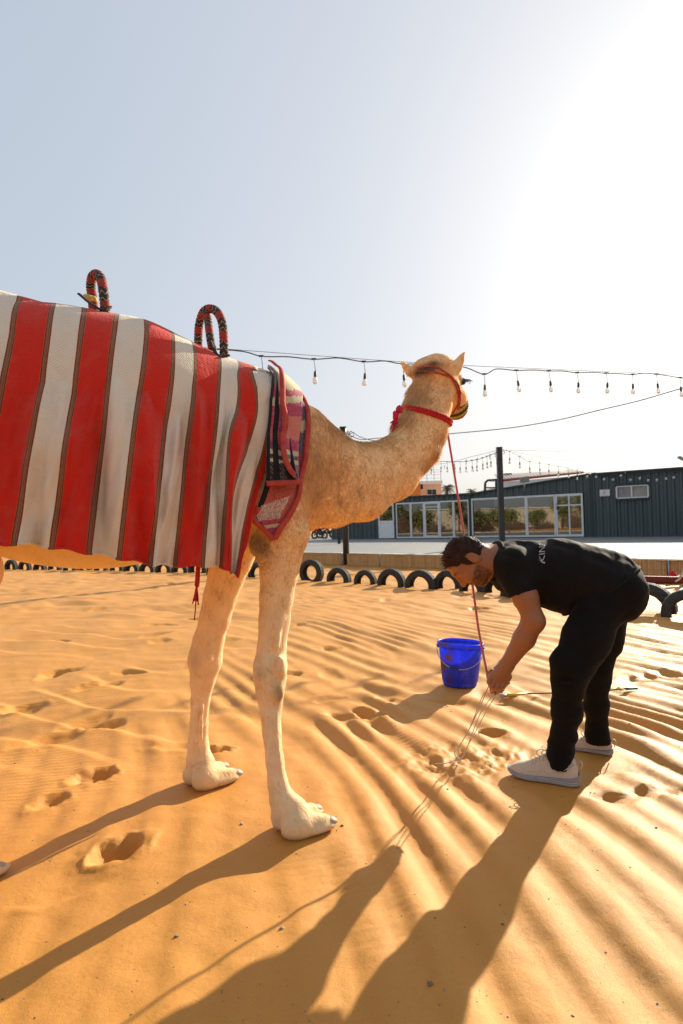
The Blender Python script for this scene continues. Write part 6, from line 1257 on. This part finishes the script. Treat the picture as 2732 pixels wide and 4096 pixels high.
# shoes
UPP = M('shoe_knit', (.56, .47, .37), (.46, .38, .30), 150, .85, 420, .7, .002); SOLE = M('shoe_sole', (.27, .26, .27), (.22, .21, .22), 10, .6, 30, .2); LACE = M('lace', (.66, .58, .48), (.58, .5, .41), 60, .9); OVER = M('shoe_overlay', (.55, .44, .34), (.49, .39, .30), 14, .7)
def shoe(heel_px, toe_px, zc, lean):
    h = gp(*heel_px); t = gp(*toe_px); d = t - h; L = np.linalg.norm(d); d /= L; s = np.cross(d, [0, 0, 1.0]); s = s if s[1] < 0 else -s; z = np.array([0, 0, 1.0]); root = thing('shoe', zc, 'shoe', h + d * L * .5)
    k = L / .31; st = np.linspace(0, 1, 40)
    W_ = np.interp(st, [0, .04, .12, .3, .5, .68, .82, .93, .98, 1], [.016, .028, .034, .034, .038, .046, .044, .033, .020, .006]) * k
    zb = np.interp(st, [0, .1, .6, .85, 1], [.006, .001, .001, .006, .020]) * k; zs = zb + np.interp(st, [0, .05, .3, .6, .9, 1], [.044, .040, .031, .025, .020, .014]) * k
    zt = np.interp(st, [0, .03, .08, .15, .24, .32, .38, .44, .52, .62, .74, .86, .95, 1], [.075, .115, .128, .108, .096, .104, .122, .128, .112, .094, .076, .064, .050, .030]) * k; zt = np.maximum(zt, zs + .004)
    off = np.interp(st, [0, .4, .75, 1], [0, 0, .003, .0]) * k; n = 18; V = []
    for i, q in enumerate(st):
        c = h + d * (L * (q * .985 + .004)) + s * off[i]; an = np.linspace(0, np.pi, n)
        for a in an:
            ca, sa = math.cos(a), math.sin(a); wx = W_[i] * .95 * np.sign(ca) * abs(ca) ** .62; hz = zs[i] - .004 + (zt[i] - zs[i]) * sa ** .75; wx *= 1 - .45 * sa ** 2 * sstep(.02, .09, zt[i] / k - .02); V.append(c + s * wx + z * hz)
    F = gridF(40, n); u = obj('upper', np.array(V), F, UPP, root); md = u.modifiers.new('s', 'SUBSURF'); md.levels = 1; md.render_levels = 1
    G_ = np.array(V).reshape(40, n, 3); V = []
    for i, q in enumerate(st):
        c = h + d * (L * (q * 1.03 - .02)) + s * off[i]; w = W_[i] * 1.10
        for f, zz in ((-1.06, zb[i]), (-1.08, zb[i] + .006), (-1.02, zb[i] * .5 + zs[i] * .5), (-1.05, zs[i]), (-.8, zs[i] + .002), (.8, zs[i] + .002), (1.05, zs[i]), (1.02, zb[i] * .5 + zs[i] * .5), (1.08, zb[i] + .006), (1.06, zb[i])): V.append(c + s * w * f + z * zz)
    F = [(i * 10 + j, (i + 1) * 10 + j, (i + 1) * 10 + (j + 1) % 10, i * 10 + (j + 1) % 10) for i in range(39) for j in range(10)] + [tuple(range(10)), tuple(range(399, 389, -1))]; so_ = obj('sole', np.array(V), F, SOLE, root); so_.modifiers.new('s', 'SUBSURF').render_levels = 1
    for q in (.012, .02): obj('sole_groove', *tube(np.array([h + d * (L * (a * 1.03 - .02)) + s * (np.interp(a, st, W_) * 1.15 + np.interp(a, st, off)) + z * (np.interp(a, st, zb) + q * k) for a in np.linspace(.03, .55, 16)]), .0014, 4), OVER, so_)
    for q in range(5):
        i = 17 + q * 2; p = [G_[i, j] + z * .003 for j in range(4, n - 4, 2)]; p[0] = p[0] + s * .002; obj('lace', *tube(smooth_path(p, 3), .0026, 5), LACE, u)
    pa = G_[16, n // 2] + z * .004
    for sg, l in ((1, 1.0), (-1, .8), (1, .5)): obj('lace', *tube(smooth_path([pa, pa + d * .02 * l + s * sg * .012 + z * .014, pa + d * .045 * l + s * sg * .03 + z * .006, pa + d * .03 * l + s * sg * .034 - z * .01, pa + d * .006 + s * sg * .012], 4), .0022, 5), LACE, u)
    hb = G_[1, n // 2]; obj('heel_tab', *tube(smooth_path([hb + z * -.01, hb - d * .012 + z * .004, hb - d * .022 - z * .006, hb - d * .016 - z * .03], 5), .006, 6, flat=.4), OVER, u)
    for sg in (0, 1):
        jj = 3 if sg == 0 else n - 4; P = np.array([G_[2, jj] * .5 + G_[2, jj + (3 if sg == 0 else -3)] * .5, G_[6, jj], G_[11, jj + (-1 if sg == 0 else 1)], G_[15, jj + (2 if sg == 0 else -2)], G_[18, jj + (3 if sg == 0 else -3)]]); obj('overlay', *tube(smooth_path(P, 5), .010 * k, 8, flat=.22), OVER, u)
    return root
shoe((2318, 3146), (2033, 3092), 'beige knit trainer with laces on the foot nearer the camel', 0); shoe((2450, 3022), (2268, 2978) if False else (2262, 2986), 'beige knit trainer on the foot set further back', 0)
# ================================================================== LEAD ROPE, TETHER CORDS
RW = M('white_yarn', (.62, .42, .38), (.55, .34, .3), 80, .9); a0 = pt(*c6(1000, 1195), 2.99)
lr = thing('lead_rope', 'red and white twisted lead rope from the camel neck to the hand', 'rope', a0); path = [pt(*c6(1000, 1195), 2.99), pt(*c6(1012, 1260), 2.985), pt(1793, 1745, 3.0), pt(1815, 1880, 2.98), pt(1850, 2100, 2.935), pt(1872, 2240, 2.90), pt(1891, 2348, 2.87), pt(1916, 2528, 2.82), pt(1947, 2686, 2.775), pt(1958, 2735, 2.762), pt(1966, 2772, 2.755)]
path = smooth_path(path, 6)
for k, (m_, nm) in enumerate(((REDW, 'red_strand'), (REDW, 'red_strand'), (RW, 'white_strand'))): obj(nm, *strand(path, .0026, .0033, 95, k * 2.094), m_, lr)
obj('clip', *tube(smooth_path([pt(*c6(990, 1180), 2.98), pt(*c6(998, 1205), 2.98), pt(*c6(1002, 1230), 2.98)], 4), .006, 7), METAL, lr); tail = [pt(1966, 2772, 2.755), pt(1974, 2760, 2.745), pt(1990, 2735, 2.74), pt(2020, 2738, 2.74), pt(2038, 2731, 2.72)]
for k, m_ in enumerate((REDW, RW)): obj('tail_strand', *strand(smooth_path(tail, 5), .003, .004, 34, k * 3.14), m_, lr)
CORD = M('white_cord', (.52, .46, .40), (.44, .39, .34), 60, .7); tc = thing('tether_cord', 'thin white cord looped from the hands to the sand', 'cord', gp(1829, 3035))
def ty(cy): return np.interp(cy, [925, 1355, 1430], [2.71, 2.83, 2.81])
for P in ([(448, 915), (430, 960), (400, 1005), (330, 1180), (265, 1290), (243, 1320), (258, 1355)], [(446, 925), (420, 985), (380, 1080), (320, 1200), (275, 1280), (262, 1352)], [(475, 975), (400, 1080), (350, 1200), (305, 1320), (278, 1360), (258, 1358)], [(508, 955), (450, 1040), (370, 1190), (328, 1265), (292, 1340), (262, 1358)], [(258, 1358), (200, 1380), (130, 1386)], [(258, 1362), (225, 1395), (180, 1424)]): obj('cord', *tube(smooth_path([mp_(a, b, ty(b)) for a, b in P], 6), .0022, 6), CORD, tc)
obj('knot', *lump(mp_(260, 1357, 2.83), .010, .010, .012, 4), CORD, tc)
# ================================================================== BUCKET
def bucket_mat():
    m, nt, bs = newmat('blue_plastic'); co = coord(nt, 'Object'); st = ramp(nt, noise(nt, co, 9, 6, .7), [(.50, 0.0), (.57, 1.0)]); sp = N_(nt, 'ShaderNodeSeparateXYZ'); nt.links.new(co, sp.inputs[0])
    lf = ramp(nt, sp.outputs[0], [(.0, 1.0), (1, 1.0)]); mr = N_(nt, 'ShaderNodeMapRange'); mr.inputs['From Min'].default_value = -.05; mr.inputs['From Max'].default_value = -.09; nt.links.new(sp.outputs[0], mr.inputs['Value'])
    mu = N_(nt, 'ShaderNodeMath', operation='MULTIPLY'); nt.links.new(st, mu.inputs[0]); nt.links.new(mr.outputs[0], mu.inputs[1]); sc = ramp(nt, noise(nt, co, 26, 6, .75), [(.5, 0.0), (.75, .45)])
    c = mixc(nt, sc, (.05, .10, .76), (.30, .36, .78)); c = mixc(nt, mu.outputs[0], c, (.22, .09, .035)); nt.links.new(c, bs.inputs['Base Color']); bs.inputs['Roughness'].default_value = .38; bump(nt, bs, noise(nt, co, 60, 3), .12, .003)
    tr = N_(nt, 'ShaderNodeBsdfTranslucent'); nt.links.new(c, tr.inputs['Color']); mx = N_(nt, 'ShaderNodeMixShader'); mx.inputs[0].default_value = .58; nt.links.new(bs.outputs[0], mx.inputs[1]); nt.links.new(tr.outputs[0], mx.inputs[2]); nt.links.new(mx.outputs[0], nt.nodes['Material Output'].inputs['Surface']); return m
PLAS = bucket_mat(); bc = gp(1839, 2738); bk_ = thing('bucket', 'blue plastic bucket with wire handle and mud stains on the sand', 'bucket', bc); n = 70
prof = [(0, .012), (.095, .012), (.104, .010), (.110, 0.0), (.113, .004), (.116, .02), (.117, .03), (.121, .032), (.136, .16), (.1490, .275), (.1475, .275), (.1345, .16), (.1195, .034), (.112, .020), (0, .020)]
V, F = lathe(prof, n); V = V.reshape(len(prof), n, 3)
for j in range(n):
    if j % 6 == 0: V[7:10, j, :2] *= 1.011
tilt = np.array(Matrix.Rotation(R(3.2), 3, 'Y')) @ np.array(Matrix.Rotation(R(-2.0), 3, 'X')); tf = lambda A: A @ tilt.T + bc + np.array([0, 0, .0])
obj('pail', tf(V.reshape(-1, 3)), F, PLAS, bk_); Vr, Fr = lathe([(.1478, .262), (.1535, .262), (.158, .268), (.160, .280), (.158, .291), (.152, .294), (.1475, .290), (.1465, .276)], n, closed_prof=True); obj('rim', tf(Vr), Fr, PLAS, bk_)
ea = R(-14); ev_ = np.array([math.cos(ea), math.sin(ea), 0]); fv = np.array([math.sin(ea), -math.cos(ea), 0]); ph = np.linspace(0, np.pi, 41)
hp2 = np.array([np.array([0, 0, .256]) + ev_ * .1605 * math.cos(a) + fv * .157 * math.sin(a) - np.array([0, 0, 1]) * .125 * math.sin(a) for a in ph]); obj('wire_handle', *tube(tf(hp2), .0026, 7), METAL, bk_); obj('grip', *tube(tf(hp2[20:26]), .0055, 8), BLACK, bk_)
for sg in (-1, 1): obj('ear', *tube(tf(np.array([ev_ * sg * .146 + [0, 0, .262], ev_ * sg * .152 + [0, 0, .256], ev_ * sg * .158 + [0, 0, .25]])), .013, 8), PLAS, bk_)
# ================================================================== STICK lying on the sand
YEL = M('yellow_handle', (.62, .45, .03), (.52, .36, .02), 20, .45); STK = M('dark_stick', (.07, .07, .035), (.12, .11, .04), 40, .6)
def gz(px, py, dz=.008): p = gp(px, py); p[2] = max(g0(p[0], p[1]), -.01) + dz; return p
sk = thing('whip_stick', 'thin stick with yellow handle and yellow tag lying on the sand', 'stick', gz(2100, 2776)); obj('handle', *tube([gz(2022, 2781), gz(2060, 2778), gz(2108, 2773)], [.010, .0105, .006], 8), YEL, sk); obj('ferrule', *tube([gz(2014, 2781), gz(2026, 2781)], .0105, 8), METAL, sk)
obj('shaft', *tube(smooth_path([gz(2104, 2773), gz(2200, 2771), gz(2300, 2766), gz(2400, 2761), gz(2480, 2756)], 6), .0048, 7), STK, sk); obj('tip', *tube([gz(2478, 2756), gz(2515, 2754), gz(2549, 2752)], .0085, 8), BLACK, sk)
tg = gz(2484, 2757, .012); obj('tag', np.array([tg + [-.04, 0, .0], tg + [.01, -.012, .006], tg + [.03, -.03, -.006], tg + [-.005, -.02, .004], tg + [.012, .018, .006], tg + [-.01, .012, .012]]), [(0, 3, 1), (1, 3, 2), (0, 1, 5), (5, 1, 4)], YEL, sk, smooth=False)
st_ = gz(2008, 2783, .012); V, F = rock(.024, 77); o = obj('flat_stone', V * [1.1, 1, .9] + st_, F, STONEP, loc=st_); tag(o, 'flat grey stone at the yellow end of the stick', 'stone')
